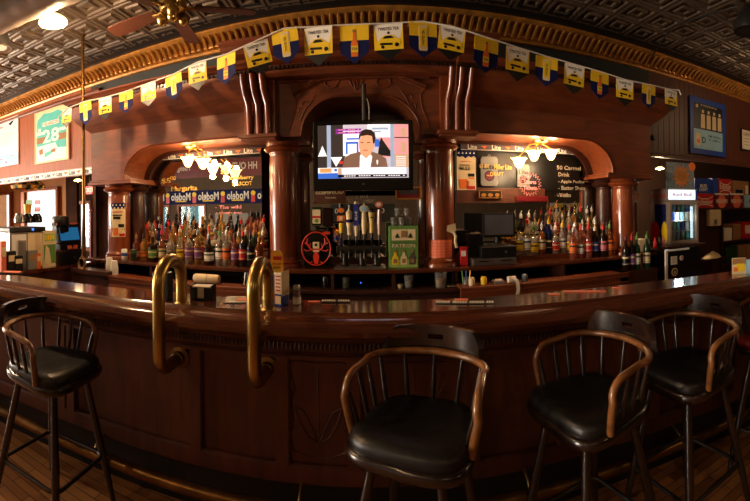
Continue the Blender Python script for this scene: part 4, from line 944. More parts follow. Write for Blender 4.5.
# wine bottles low at the right end
for i, (px, g, l, c_) in enumerate([(625, 'dark brown', 'black', 'dark_red'), (631, 'dark brown', 'purple', 'red'), (636, 'green', 'white', 'green'), (646, 'green', 'cream', 'green')]):
    x = XA(px, 2.95)
    b_ = thing('wine_bottle', ['dark wine bottle with black label, leftmost of the four by the right column', 'dark wine bottle with purple label near the right column', 'green bottle with white label standing near the paper dispenser', 'green bottle with cream label nearest the paper dispenser'][i], 'bottle', (x, 2.945, .9655), 0, 'wine bottles on the right ledge')
    for kind, m in (('g', 'bottle_'+g.replace(' ', '_')), ('l', LAB[l]), ('p', c_)):
        o = bottle_part(kind, 2, m).copy(); C.objects.link(o); o.parent = b_
b = MB(); b.box(XA(618, 2.9), XA(655, 2.9), 2.87, 3.02, .93, .965); b.box(XA(618, 2.9), XA(655, 2.9), 2.87, 2.9, .75, .93); tag(b.obj('bottle_ledge', 'wood_dark'), 'dark wooden ledge under the four wine bottles at the right', 'ledge')

# ================================================================== THINGS ON THE BACK BAR
def boxthing(name, label, cat, px0, px1, py0, Y, z, dep, m, parts=None, bevel=.004, rz=0):
    x0, x1 = XA(px0, Y), XA(px1, Y); zt = PY((px0+px1)/2, py0, Y).z
    t = thing(name, label, cat, ((x0+x1)/2, Y, z+.0005), rz); w_, h_ = x1-x0, zt-z
    b = MB(); b.box(-w_/2, w_/2, 0, dep, 0, h_); b.obj('body', m, t, bevel=bevel)
    if parts: parts(t, w_, h_)
    return t
# green tequila display carton
def patron(t, w, h):
    b = MB(); b.box(-w/2+.004, w/2-.004, -.012, .0, h*.62, h*.97, 0); b.box(-w*.40, w*.40, -.014, -.011, h*.66, h*.92, 1)
    b.add([(-w*.3, -.016, h*.72), (-w*.14, -.016, h*.72), (-w*.22, -.016, h*.84)], [(0, 1, 2)], 2); b.add([(w*.14, -.016, h*.72), (w*.3, -.016, h*.72), (w*.22, -.016, h*.84)], [(0, 1, 2)], 2); b.box(-w*.09, w*.09, -.018, -.014, h*.73, h*.89, 3)
    b.obj('header_flap', ['green', 'cream', 'dark_green', 'brown_card'], t)
    b = MB(); b.text('PATRON', (0, -.002, h*.53), h*.09, 0, width=w*.78); b.box(-w*.46, w*.46, -.0015, 0, 0.004, h*.2, 1)
    for k, m in ((-1, 2), (0, 0), (1, 3)):
        x = k*w*.29; b.add([(x-w*.11, -.003, h*.08), (x+w*.11, -.003, h*.08), (x+w*.11, -.003, h*.25), (x+w*.05, -.003, h*.31), (x+w*.04, -.003, h*.38), (x-w*.04, -.003, h*.38), (x-w*.05, -.003, h*.31), (x-w*.11, -.003, h*.25)], [tuple(range(8))], m)
        b.disc((x, h*.40), w*.05, -.0035, 10, 4); b.box(x-w*.06, x+w*.06, -.004, -.003, h*.12, h*.22, 4)
    b.obj('printed_front', ['cream', 'light_green', 'yellow', 'steel', 'brown_card'], t)
mat('light_green', (150, 180, 90), .5, var=.1)
boxthing('tequila_carton', 'green Patron tequila display carton standing right of the tap handles', 'carton', 388.5, 418, 226, 3.14, SZ, .16, 'green', patron)
# stack of glass jiggers on the carton
zc = PY(403, 226, 3.14).z
for i, (dx, dy, dz, r) in enumerate([(-.07, .05, 0, .03), (-.005, .04, 0, .032), (.06, .06, 0, .03), (-.045, .11, 0, .03), (.03, .12, 0, .03), (-.04, .05, .075, .028), (.035, .05, .075, .03)]):
    x = XA(403, 3.14)+dx; b = MB(); b.lathe([(r*.72, 0), (r*.8, .004), (r, .068), (r-.003, .068), (r*.7, .008), (.001, .007)], (x, 3.14+dy, zc+.001+dz), 16)
    tag(b.obj('rocks_glass', 'glass', smooth=50), 'clear rocks glass on the green carton, '+['front left of the lower layer', 'front middle of the lower layer', 'front right of the lower layer', 'rear left of the lower layer', 'rear right of the lower layer', 'left one of the upper pair', 'right one of the upper pair'][i], 'glass', 'rocks glasses on the tequila carton')
# red framed deer emblem chilling machine
xj_ = XA(316, 3.2); t = thing('shot_chiller', 'black shot machine with glowing orange stag emblem left of the taps', 'drink machine', (xj_, 3.2, SZ+.0005))
b = MB(); b.box(-.11, .11, -.01, .22, 0, .16); b.box(-.07, .07, .03, .2, .16, .30); b.obj('body', 'black_gloss', t, bevel=.01)
b = MB(); N = 28; b.tube([(.118*cos(2*pi*i/N), -.02, .155+.135*sin(2*pi*i/N)) for i in range(N)], .005, 6, closed=True); b.obj('glowing_rim', 'red_glow', t, smooth=60)
b = MB()
b.add([(-.014, -.022, .03), (.014, -.022, .03), (.026, -.022, .09), (.012, -.022, .13), (-.012, -.022, .13), (-.026, -.022, .09)], [tuple(range(6))], 0); b.obj('stag_head', 'red_glow', t)
for s_ in (-1, 1):
    b = MB(); b.tube([(s_*.02, -.024, .14), (s_*.05, -.024, .16), (s_*.075, -.024, .20), (s_*.07, -.024, .24)], .005, 6); b.tube([(s_*.05, -.024, .16), (s_*.045, -.024, .20)], .004, 5); b.tube([(s_*.068, -.024, .185), (s_*.095, -.024, .205)], .004, 5); b.tube([(s_*.03, -.024, .15), (s_*.08, -.024, .135), (s_*.10, -.024, .15)], .004, 5)
    b.tube([(s_*.03, -.024, .05), (s_*.06, -.024, .04), (s_*.09, -.024, .07)], .004, 5); b.obj('antler', 'red_glow', t, smooth=60)
b = MB(); b.box(-.026, .026, -.026, -.02, .13, .21, 0); b.box(-.026, .026, -.027, -.026, .145, .158, 1); b.disc((0, .187), .012, -.0275, 10, 2); b.obj('emblem_label', ['cream', 'red', 'black'], t)
b = MB(); b.box(.05, .11, -.005, .04, .27, .29); b.obj('indicator', 'red_glow', t)
for i, (px, py) in enumerate([(317, 218), (328, 219)]):
    p = PY(px, py, 3.24); t = thing('inverted_bottle', ['square green bottle upturned on the shot machine, with its white and red label facing out', 'dark square bottle upturned on the right of the shot machine'][i], 'bottle', (p.x, 3.24, p.z))
    b = MB(); b.box(-.042, .042, -.028, .028, -.06, .09); b.obj('glass_body', 'bottle_green' if i == 0 else 'bottle_dark_brown', t, bevel=.008); b = MB(); b.lathe([(.03, -.065), (.014, -.08), (.014, -.11)][::-1], n=12); b.obj('neck', 'bottle_green', t, smooth=50)
    if i == 0:
        b = MB(); b.box(-.033, .033, -.031, -.0285, -.045, .07, 0); b.box(-.033, .033, -.032, -.031, .0, .018, 1); b.disc((0, -.022), .017, -.0325, 12, 2); b.obj('label', ['cream', 'red', 'green'], t)
# beer tap tower and handles
tx = XA(359, 3.2); t = thing('beer_tap_tower', 'chrome multi-tap beer tower below the television', 'beer tap', (tx, 3.2, SZ+.0005))
b = MB(); b.box(-.19, .20, .0, .08, .115, .17); b.obj('tower_bar', 'dark_steel', t, bevel=.01)
for dx in (-.12, .02, .14):
    b = MB(); b.lathe([(.045, 0), (.045, .008), (.026, .02), (.025, .12)], (dx, .04, 0), 18); b.obj('pillar', 'dark_steel', t, smooth=40)
b = MB(); b.box(-.20, .21, -.10, .12, 0, .01); b.obj('drip_tray', 'steel', t)
TAPS = [(341, 204, 233, 'y'), (349, 210, 235, 'w'), (356, 202, 236, 'b'), (364, 204, 234, 'c'), (371.5, 208, 233, 't'), (379, 200, 235, 'o')]
for px, py0, py1, k in TAPS:
    x = XA(px, 3.18)-tx; z1 = PY(px, py0, 3.18).z-SZ; z0 = PY(px, py1, 3.18).z-SZ; h_ = z1-z0
    b = MB(); b.tube([(x, 0, .14), (x, -.035, .14), (x, -.05, .12), (x, -.05, .08)], .009, 8); b.lathe([(.010, z0-.04), (.010, z0)], (x, -.02, 0), 10); b.tube([(x, .04, .15), (x, -.02, z0-.035)], .008, 6); b.obj('faucet', 'dark_steel', t, smooth=50)
    b = MB()
    if k == 'y': b.lathe([(.010, 0), (.014, h_*.32), (.010, h_*.34)], (x, -.02, z0), 10, 0); b.cbox((x, -.02, z0+h_*.5), (.05, .02, .045), 1); b.lathe([(.001, -.01), (.02, -.01), (.02, .01), (.001, .01)], (x, -.02, z0+h_*.78), 14, 1, 'y'); b.cbox((x, -.034, z0+h_*.5), (.022, .004, .03), 2); b.lathe([(.014, h_*.88), (.016, h_), (.004, h_*1.02)], (x, -.02, z0), 8, 3); ms = ['yellow', 'orange', 'cream', 'wood_dark']
    elif k == 'w': b.lathe([(.011, 0), (.013, h_*.3), (.018, h_*.42), (.020, h_*.9), (.012, h_*.98), (.006, h_)], (x, -.02, z0), 12, 0); b.lathe([(.021, h_*.5), (.0215, h_*.62)], (x, -.02, z0), 12, 1); b.lathe([(.008, h_), (.004, h_*1.2)], (x, -.02, z0), 8, 2); ms = ['cream', 'navy', 'steel']
    elif k == 'b': b.lathe([(.009, 0), (.012, h_*.3)], (x, -.02, z0), 10, 0); b.cbox((x, -.02, z0+h_*.62), (.030, .016, h_*.66), 1); b.lathe([(.013, h_*.94), (.011, h_), (.001, h_*1.03)], (x, -.02, z0), 10, 0); b.text('BLUE', (x, -.029, z0+h_*.6), .014, 2, width=.07, rotd=90); ms = ['cream', 'navy2', 'white']
    elif k == 'c': b.lathe([(.012, 0), (.017, h_*.3), (.013, h_*.7), (.011, h_*.74)], (x, -.02, z0), 10, 0); b.lathe([(.001, -.01), (.030, -.008), (.030, .008), (.001, .01)], (x, -.02, z0+h_*.84), 8, 0, 'y'); b.lathe([(.001, -.012), (.019, -.011), (.019, -.008)], (x, -.02, z0+h_*.84), 12, 1, 'y'); b.lathe([(.008, h_*.95), (.001, h_*1.04)], (x, -.02, z0), 8, 0); ms = ['cream', 'light_blue']
    elif k == 't': b.lathe([(.014, 0), (.012, h_*.3), (.021, h_*.82)], (x, -.02, z0), 12, 0); b.lathe([(.022, h_*.82), (.024, h_*.9), (.012, h_*.99), (.001, h_)], (x, -.02, z0), 12, 1); b.cbox((x, -.04, z0+h_*.62), (.016, .003, .01), 1); ms = ['yellowish', 'black']
    else: b.lathe([(.008, 0), (.018, h_*.72), (.008, h_*.74)], (x, -.02, z0), 4, 0); b.lathe([(.001, -.01), (.026, -.008), (.026, .008), (.001, .01)], (x, -.02, z0+h_*.87), 12, 1, 'y'); b.lathe([(.001, -.012), (.015, -.011), (.015, -.008)], (x, -.02, z0+h_*.87), 10, 2, 'y'); b.cbox((x, -.02, z0+h_*.74), (.04, .014, .014), 3); ms = ['wood_worn', 'salmon', 'white', 'black']
    mat('navy2', (40, 50, 140), .35, var=.1); mat('yellowish', (214, 180, 92), .4, var=.1)
    b.v = [(x+(vx-x)*1.3, vy, vz) for vx, vy, vz in b.v]; b.obj('tap_handle', ms, t, smooth=45)
# glassware hanging round by the tower base
def tumbler(px, Y, z, h_, r, name, label, m='glass', fill=None):
    t = thing(name, label, 'glass', (XA(px, Y), Y, z+.0008)); b = MB(); b.lathe([(r*.8, 0), (r*.84, .004), (r, h_), (r-.003, h_), (r*.78, .008), (.001, .007)], n=18); b.obj('glass_wall', m, t, smooth=45)
    if fill: b = MB(); b.lathe([(r*.76, .009), (r*.9, h_*.6)], n=14); b.obj('contents', fill, t, smooth=45)
    return t
tumbler(345, 3.12, .935, .085, .032, 'pint_glass', 'clear glass on the lower shelf left of the blue light')
tumbler(408, 3.10, .935, .10, .038, 'ribbed_tumbler', 'plain clear tumbler on the lower shelf below the green carton', 'glass', 'grey')
tumbler(440, 3.06, .935, .12, .048, 'glass_jar', 'wide ribbed glass jar on the lower shelf below the orange notice', 'glass', 'brown_card')
tumbler(399, 3.10, .935, .03, .028, 'white_dish', 'tiny white dish on the lower shelf below the green carton', 'cream')
boxthing('folded_cloth', 'small cream folded cloth on the lower shelf right of the glass jar', 'cloth', 447, 457, 286, 3.06, .935, .06, 'cream')
t = boxthing('glass_basin', 'dark low basin with white rim on the lower shelf below the taps', 'basin', 344, 380, 289, 3.05, .935, .16, 'black')
b = MB(); b.box(-.02, -.012, -.003, 0, .05, .058); b.obj('blue_indicator', 'blue_led', t)
b = MB(); b.lathe([(.028, 0), (.030, .004), (.030, .09), (.012, .11), (.012, .125)], (XA(325, 3.15), 3.15, .9358), 14); tag(b.obj('small_jar', 'bottle_dark_brown', smooth=45), 'small dark bottle on the lower shelf under the stag emblem', 'bottle')
# register group
def pos(t, w, h):
    pass
x0, x1, z0, z1 = rect(483, 213, 515, 237, 3.22); t = thing('till_monitor', 'square grey-screened till monitor on the cash drawer in the right bay', 'monitor', ((x0+x1)/2, 3.22, PY(499, 245, 3.22).z))
w_, h_ = (x1-x0), z1-z0; zb = z0-t.location.z
b = MB(); b.box(-w_/2, w_/2, 0, .04, zb, zb+h_); b.obj('casing', 'black', t, bevel=.006)
b = MB(); b.box(-w_/2+.016, w_/2-.016, -.002, 0, zb+.02, zb+h_-.014); b.obj('screen', 'grey_screen', t) if mat('grey_screen', (92, 88, 92), .25, var=.08) else None
b = MB(); b.lathe([(.09, 0), (.085, .012), (.03, .02), (.028, zb+.02)], (0, .05, 0), 20); b.obj('stand', 'black', t, smooth=40)
zd = t.location.z
b = MB(); x0, x1 = XA(481, 3.12), XA(516, 3.12); b.box(x0, x1, 3.12, 3.5, PY(499, 257.5, 3.12).z, zd-.001); o = b.obj('cash_box', ['black'], bevel=.004); tag(o, 'black cash box with pale top edge under the till monitor', 'cash box')
b = MB(); b.box(x0, x1, 3.112, 3.12, zd-.008, zd-.001, 0); b.lathe([(.001, -.006), (.010, -.005), (.010, 0)], ((x0+x1)/2+.06, 3.12, zd-.05), 12, 0, 'y'); o2 = b.obj('lock_and_rim', 'steel'); o2.parent = o
x0, x1 = XA(472, 3.11), XA(516, 3.11); zt = PY(499, 258, 3.11).z; b = MB(); b.box(x0, x1, 3.11, 3.5, SZ+.0005, zt); o = tag(b.obj('register_base', 'steel', bevel=.003), 'brushed steel cash drawer with two pulls under the black cash box', 'drawer')
for k in (0, 1):
    xa = x0+(x1-x0)*k/2; b = MB(); b.box(xa+.006, xa+(x1-x0)/2-.006, 3.104, 3.11, SZ+.01, zt-.008, 0); o2 = b.obj('drawer_front', 'steel', bevel=.002); o2.parent = o
    b = MB(); b.box(xa+.05, xa+(x1-x0)/2-.05, 3.10, 3.104, SZ+.03, SZ+.04); o3 = b.obj('pull_slot', 'black'); o3.parent = o2
boxthing('receipt_printer', 'black receipt printer left of the till monitor', 'printer', 469, 483, 234, 3.26, PY(476, 248, 3.26).z, .14, 'black', lambda t, w, h: MB().box(-w*.3, w*.3, .02, .06, h, h+.012).obj('paper', 'paper', t))
b = MB(); b.box(XA(466, 3.24), XA(484, 3.24), 3.24, 3.45, SZ+.0005, PY(476, 248, 3.26).z-.0005); tag(b.obj('printer_stand', 'black'), 'black block under the receipt printer', 'stand')
boxthing('red_card_pack', 'small red and white pack leaning left of the receipt printer', 'pack', 460, 467.5, 247, 3.16, SZ, .05, 'red', lambda t, w, h: MB().box(-w*.4, w*.2, -.002, 0, h*.5, h*.8).obj('label', 'white', t))
for i, (px, m, lab) in enumerate([(463, 'green', 'green pen in the cup by the printer'), (466, 'blue', 'blue pen in the cup by the printer'), (469, 'yellow', 'yellow pen in the cup by the printer')]):
    x = XA(px, 3.03); b = MB(); b.tube([(x, 3.05, .95), (x+.01*(i-1), 3.05, 1.06)], .005, 6); tag(b.obj('pen', m, smooth=60), lab, 'pen')
tumbler(466, 3.05, .9655 if 0 else .935, .07, .035, 'pen_cup', 'clear cup holding pens on the lower shelf at the right')
def ledgebox(*a): return boxthing(*a)
boxthing('card_reader', 'grey card reader with paper on the right ledge', 'card reader', 494, 504, 281, 2.92, .965, .08, 'grey', lambda t, w, h: MB().box(-w*.3, w*.3, .01, .05, h, h+.008).obj('paper', 'paper', t))
t = thing('receipt_roll', 'white receipt paper hanging over the edge of the right ledge', 'paper', (XA(512, 2.92), 2.92, .966))
b = MB(); b.lathe([(.001, -.03), (.026, -.03), (.026, .03), (.001, .03)], (-.01, .0, .027), 16, axis='x'); b.obj('roll', 'paper', t, smooth=40)
b = MB(); pts = [(0, -.03, .04), (.012, -.055, .03), (.018, -.068, 0), (.020, -.07, -.04), (.012, -.068, -.08), (.017, -.068, -.12)]
for i in range(len(pts)-1):
    (xa, ya, za), (xb, yb_, zb2) = pts[i], pts[i+1]; b.quad((xa-.014, ya, za), (xa+.014, ya, za), (xb+.014, yb_, zb2), (xb-.014, yb_, zb2)); b.quad((xa-.014, ya+.001, za), (xb-.014, yb_+.001, zb2), (xb+.014, yb_+.001, zb2), (xa+.014, ya+.001, za))
b.obj('paper_tail', 'paper', t, smooth=60)
for i, (px, m, lab) in enumerate([(471, 'cream', 'cream tub on the right ledge beside the pens'), (483, 'yellow', 'yellow and red little tub on the right ledge'), (524, 'glass_grey', 'grey bottle at the end of the right ledge')]):
    mat('glass_grey', (110, 120, 130), .3, var=.1); x = XA(px, 2.94); b = MB(); b.lathe([(.022, 0), (.024, .004), (.024, .045), (.02, .055), (.012, .06)], (x, 2.94, .9655), 14); tag(b.obj('small_tub', m, smooth=45), lab, 'tub')
# left side of the lower shelf: rolled towel, little bottles
t = thing('rolled_towel', 'rolled white towel tied with string on the left ledge', 'towel', (XA(206, 2.95), 2.95, .966))
b = MB(); b.lathe([(.001, -.115), (.030, -.113), (.036, -.1), (.037, .0), (.036, .1), (.030, .113), (.001, .115)], (0, 0, .037), 18, axis='x'); b.obj('roll', 'cream', t, smooth=50)
b = MB(); N = 16; b.tube([(.01, .038*cos(2*pi*i/N), .037+.038*sin(2*pi*i/N)) for i in range(N)], .002, 5, closed=True); b.obj('string', 'wood_worn', t)
t = thing('bar_tool_caddy', 'clear caddy with bar tools right of the rolled towel', 'caddy', (XA(247, 2.95), 2.95, .966))
b = MB(); b.box(-.05, .05, -.03, .03, 0, .055); b.obj('tray', 'clear_glass', t)
for i, (x, m) in enumerate([(-.03, 'steel'), (-.01, 'steel'), (.01, 'dark_steel'), (.03, 'brass')]): MB().tube([(x, 0, .004), (x+.008, .01, .10)], .005, 6).obj('bar_spoon', m, t, smooth=60)
for i, (dx, n_) in enumerate([(0, 4), (.075, 3)]):
    t = thing('paper_cup_stack', ['tall stack of upturned white paper cups at the left end of the shelf', 'shorter stack of white paper cups beside the tall one'][i], 'cups', (XA(109, 2.98)+dx, 2.98-.02*i, .966))
    for k in range(n_): b = MB(); b.lathe([(.037, 0), (.038, .006), (.034, .03), (.028, .085), (.0, .086)], (0, 0, .022*k), 20); b.obj('cup', 'white', t, smooth=45)
b = MB(); b.box(XA(88, 2.9), XA(128, 2.9), 2.87, 3.06, .95, .9655); tag(b.obj('cup_ledge', 'wood_red', bevel=.002), 'short wooden ledge under the paper cups', 'ledge')
for i, (px, m, lm, lab) in enumerate([(124, 'white', 'blue', 'small white and blue can on the shelf right of the left end column'), (133, 'dark_green', 'black', 'squat dark green bottle beside the left end column')]):
    t = thing('small_can', lab, 'can', (XA(px, 3.13), 3.13, SZ+.0008)); MB().lathe([(.026, 0), (.03, .005), (.03, .10), (.024, .108), (.001, .108)], n=16).obj('body', m, t, smooth=45); MB().lathe([(.0305, .04), (.0305, .07)], n=16).obj('band', lm, t, smooth=45)
# amber table sign and yellow card
# ================================================================== THINGS ON THE BAR TOP
BZ = 1.0685
def onbarpx(px, py): return PZ(px, py, BZ)
p = onbarpx(201, 300); t = thing('napkin_caddy', 'black napkin caddy with white napkins on the bar between the brass rails', 'napkin holder', (p.x, p.y+.03, BZ), R_(8))
b = MB(); b.box(-.075, .075, -.055, .055, 0, .012); b.box(-.075, -.068, -.055, .055, 0, .10); b.box(.068, .075, -.055, .055, 0, .10); b.box(-.075, -.025, -.055, -.05, 0, .085); b.box(.02, .075, -.055, -.05, 0, .085); b.box(-.075, .075, .05, .055, 0, .10); b.obj('caddy_body', 'black', t, bevel=.002)
MB().box(-.064, .064, -.046, .046, .0125, .092).obj('napkins', 'paper', t, bevel=.003); t.scale = (.82, .82, .82)
p = onbarpx(163, 301); b = MB(); b.box(-.05, .05, -.03, .03, 0, .15); tag(b.obj('black_menu_holder', 'black', loc=(p.x-.03, p.y+.05, BZ), bevel=.004), 'black upright holder behind the left brass rail', 'menu holder')
p = onbarpx(275, 306); t = thing('beer_carton_caddy', 'blue and red printed box on the bar behind the right brass rail', 'box', (p.x+.01, p.y+.045, BZ), R_(-20))
b = MB(); b.box(-.04, .04, -.035, .035, 0, .155, 0); b.obj('box_body', 'blue', t, bevel=.002)
b = MB(); b.box(-.0415, .0, -.0365, -.035, .03, .07, 1); b.box(.04, .0415, -.035, .035, 0.05, .175, 0); b.box(-.001, .0405, -.0365, -.035, .06, .17, 0); b.box(.002, .036, -.0375, -.0365, .01, .05, 0)
for k in range(5): b.box(.006, .034, -.0375, -.0365, .075+.018*k, .082+.018*k, 1)
b.obj('printed_panel', ['cream', 'red'], t)
p = PY(273, 266, 2.42); t = thing('amber_table_card', 'amber yellow printed card standing in the blue box', 'card', (onbarpx(275, 306).x+.0, onbarpx(275, 306).y+.05, BZ+.158), R_(8))
b = MB(); b.prism([(-.032, 0), (-.030, .10), (-.02, .118), (.02, .118), (.030, .10), (.034, 0)], 0, .004, 0); b.box(-.02, .024, -.002, 0, .07, .088, 1); b.text('MILLER', (0, -.003, .05), .012, 1, width=.045); b.text('BEER', (0, -.003, .03), .012, 2, width=.04); b.obj('card', ['amber_card', 'red', 'black'], t) if mat('amber_card', (236, 168, 40), .5, var=.05) else None
def shaker(px, py, label, m='salt'):
    p = onbarpx(px, py); t = thing('salt_shaker', label, 'shaker', (p.x, p.y, BZ)); MB().lathe([(.017, 0), (.018, .004), (.017, .03), (.014, .055), (.015, .062)], n=16).obj('glass_jar', 'glass', t, smooth=45); t.scale = (1.2, 1.2, 1.2)
    MB().lathe([(.0182, .004), (.0178, .028)], n=14).obj('salt', 'white', t); MB().lathe([(.0165, .062), (.0165, .074), (.012, .082), (.001, .084)], n=16).obj('cap', 'steel', t, smooth=45)
shaker(297, 304, 'glass salt shaker with steel cap on the bar right of the brass rails')
def barmat(px0, px1, py, name, label, cat, m, draw=None, d=.05, lift=.004):
    a, c_ = onbarpx(px0, py), onbarpx(px1, py); o = (a+c_)/2; X = (c_-a).normalized(); Yv = Vector((-X.y, X.x, 0)); w_ = (c_-a).length
    t = thing(name, label, cat, (o.x, o.y, BZ), math.atan2(X.y, X.x)); b = MB(); b.box(-w_/2, w_/2, -d/2, d/2, 0, lift); b.obj('mat_body', m, t)
    if draw: draw(t, w_, d, lift)
    return t
def nubs(t, w, d, l):
    b = MB(); n = int(w/.012)
    for i in range(n):
        if i % 7 < 6: b.box(-w/2+w*i/n, -w/2+w*i/n+.009, -d*.35, d*.25, l, l+.006)
    o = b.obj('white_lettering', 'paper', t)
barmat(436, 494, 303, 'rubber_bar_mat', 'long black bar mat with white lettering right of the centre of the bar', 'bar mat', 'black', nubs, .045)
barmat(322, 350, 302, 'rubber_bar_mat', 'short black bar mat with white lettering below the taps', 'bar mat', 'black', nubs, .045)
barmat(308, 320, 302, 'orange_coaster_strip', 'orange strip on the rear edge of the bar beside the salt shaker', 'bar mat', 'salmon', None, .03)
barmat(456, 468, 303-1.2, 'orange_coaster_strip', 'orange strip lying on the black bar mat right of centre', 'bar mat', 'salmon', None, .03, .014)
barmat(548, 560, 294.5, 'red_bar_runner', 'short red runner near the middle of the right bar half', 'bar mat', 'salmon', None, .03)
barmat(563, 606, 291.5, 'red_bar_runner', 'long red lettered runner on the right rear edge of the bar', 'bar mat', 'salmon', None, .03)
barmat(612, 622, 288, 'red_bar_runner', 'little red runner at the right end of the long runner', 'bar mat', 'salmon', None, .03)
def coast(t, w, d, l):
    b = MB(); b.box(-w*.2, w*.25, -d*.2, d*.2, l, l+.002, 0); b.box(-w*.4, w*.4, -d*.38, -d*.3, l, l+.002, 1); b.box(-w*.4, w*.4, d*.3, d*.38, l, l+.002, 1); b.obj('printed_patch', ['orange', 'paper'], t)
barmat(226, 262, 300, 'printed_bar_mat', 'black bar mat with orange patch between the brass rails', 'bar mat', 'black', coast, .16)
p = onbarpx(739, 274); t = thing('table_menu', 'small standing printed menu card at the right end of the bar', 'menu', (p.x, p.y, BZ), R_(-40))
b = MB(); b.box(-.05, .05, -.004, .004, 0, .115, 0); b.box(-.048, .048, -.006, -.004, .07, .112, 1); b.box(-.02, .04, -.0065, -.005, .02, .075, 2); b.box(-.04, -.01, -.007, -.005, .02, .05, 3); b.obj('card', ['cream', 'brown_card', 'yellow', 'orange'], t)
MB().box(.055, .085, -.01, .03, 0, .10).obj('side_card', 'light_blue', t)
p = onbarpx(12, 273); t = thing('red_tip_tray', 'red card on a black tray at the far left of the bar', 'tray', (p.x, p.y, BZ), R_(40)); MB().box(-.09, .09, -.06, .06, 0, .008).obj('tray', 'black', t); MB().box(-.07, .07, -.045, .045, .008, .011).obj('red_card', 'salmon', t)

# ================================================================== LEFT SIDE: pole, counter, coffee machine
pt = PY(83, 66, 2.9); t = thing('brass_pole', 'tall slim brass pole from the ceiling at the left end of the back bar', 'pole', (XA(84, 2.9), 2.9, 1.0))
b = MB(); b.tube([(0, 0, 0), (0, 0, CZ-1.0)], .017, 12); b.obj('pole_tube', 'brass_old', t, smooth=60); MB().lathe([(.04, 0), (.035, .012), (.02, .02)], n=16).obj('foot_plate', 'brass_old', t, smooth=40)
b = MB(); N = 20
for q in range(2): b.tube([(.045*cos(2*pi*i/N)+.0, -.03-.012*q, .07+.055*sin(2*pi*i/N)-.01*q) for i in range(N)], .007, 6, closed=True)
b.tube([(0, -.03, .12), (0, -.03, .30), (.002, -.02, .5)], .006, 6); tag(b.obj('coiled_rope', 'rope', smooth=60, loc=(XA(84, 2.9), 2.9, .99)), 'coiled rope hanging on the brass pole', 'rope')
b = MB(); b.box(XA(76, 2.9)-.02, -2.3, 2.84, 3.0, .96, 1.0); b.box(XA(76, 2.9)-.02, -2.3, 2.86, 3.0, .0, .96); tag(b.obj('end_cabinet', 'wood_dark'), 'dark wooden end cabinet under the brass pole', 'cabinet')
LZ = .98; LY = 3.15
a, c_ = PZ(-14, 275, LZ), PZ(86, 263, LZ)
t = thing('service_counter', 'dark service counter carrying the coffee machine at the left', 'counter', (-4, 3.3, 0)); t.location = (0, 0, 0)
b = MB(); poly = [(c_.x, c_.y), (a.x, a.y), (a.x-.2, a.y+.6), (c_.x, c_.y+.6)]
b.prismz(poly, LZ-.035, LZ); b.obj('worktop', 'wood_bartop', t)
b = MB(); b.prismz([(c_.x, c_.y+.06), (a.x, a.y+.06), (a.x-.2, a.y+.58), (c_.x, c_.y+.58)], 0, LZ-.24); b.prismz([(c_.x, c_.y+.35), (a.x, a.y+.35), (a.x-.2, a.y+.58), (c_.x, c_.y+.58)], LZ-.24, LZ-.035); b.obj('cupboard', 'wood_dark', t)
def onC(px, dy=.0): # point on the counter: ray through px, a distance behind its front edge
    best = None; d = ray(px, 250); d2 = Vector((d.x, d.y)).normalized(); e = Vector((c_.x-a.x, c_.y-a.y)); n_ = Vector((-e.y, e.x)).normalized(); tt = (n_.dot(Vector((a.x, a.y)))+dy)/n_.dot(d2); return Vector((d2.x*tt, d2.y*tt, LZ+.0006))
CR = math.atan2(c_.y-a.y, c_.x-a.x)
def cbox(name, label, cat, px0, px1, py0, dy, dep, m, parts=None, bevel=.006, rot=0):
    p, q = onC(px0, dy), onC(px1, dy); o = (p+q)/2; w_ = (q-p).length; r = o.xy.length; zt = H+(Y0+3.5-py0)/F*r; h_ = zt-LZ
    t = thing(name, label, cat, o, math.atan2(q.y-p.y, q.x-p.x)+rot); MB().box(-w_/2, w_/2, 0, dep, 0, h_).obj('body', m, t, bevel=bevel)
    if parts: parts(t, w_, h_)
    return t
def brewer(t, w, h):
    b = MB(); b.box(-w*.53, w*.53, -.02, .33, h, h+.05); b.obj('top_deck', 'black', t, bevel=.01)
    MB().box(w*.0, w*.49, -.006, 0, .02, h-.01).obj('tan_panel', 'cream', t); MB().box(-w*.46, -w*.04, -.006, 0, h*.08, h*.94).obj('white_panel', 'white', t); MB().box(-w*.3, -w*.12, -.05, -.006, 0, h*.8).obj('tap_column', 'steel', t, bevel=.01)
    MB().lathe([(.012, -.01), (.012, 0)], (w*.12, -.02, h+.025), 12, axis='y').obj('blue_light', 'blue_led', t)
cm = cbox('coffee_brewer', 'white and tan coffee brewer with black top on the left counter', 'coffee machine', 10, 44, 232, .08, .3, 'steel', brewer)
zt = cm.location.z+((PY(27, 232, 3).z-PY(27, 232, 3).z))
def onbrew(px, dy): p = onC(px, dy); return p
hb = max(v[2] for v in cm.children[0].bound_box)+.05
for i, (px, m, lab) in enumerate([(20, 'steel', 'steel carafe on the left of the coffee brewer'), (28, 'black', 'black handled carafe with lit orange cup on the brewer'), (37, 'black', 'black carafe below the red tags on the brewer')]):
    p = onC(px, .22); t = thing('coffee_carafe', lab, 'carafe', (p.x, p.y, LZ+hb+.0012)); MB().lathe([(.05, 0), (.062, .01), (.060, .06), (.04, .09), (.042, .10)], n=18).obj('jug', m if m != 'black' else 'black_gloss', t, smooth=45)
    MB().tube([(.05, -.03, .085), (.085, -.05, .08), (.085, -.05, .03), (.055, -.03, .02)], .008, 6).obj('handle', 'black', t, smooth=60)
    if i == 1: MB().lathe([(.034, .101), (.044, .20), (.042, .20), (.03, .103)], n=16).obj('amber_cup', 'amber_card', t, smooth=45)
    if i == 2: MB().lathe([(.034, .101), (.04, .15)], n=16).obj('clear_cup', 'clear_glass', t, smooth=45)
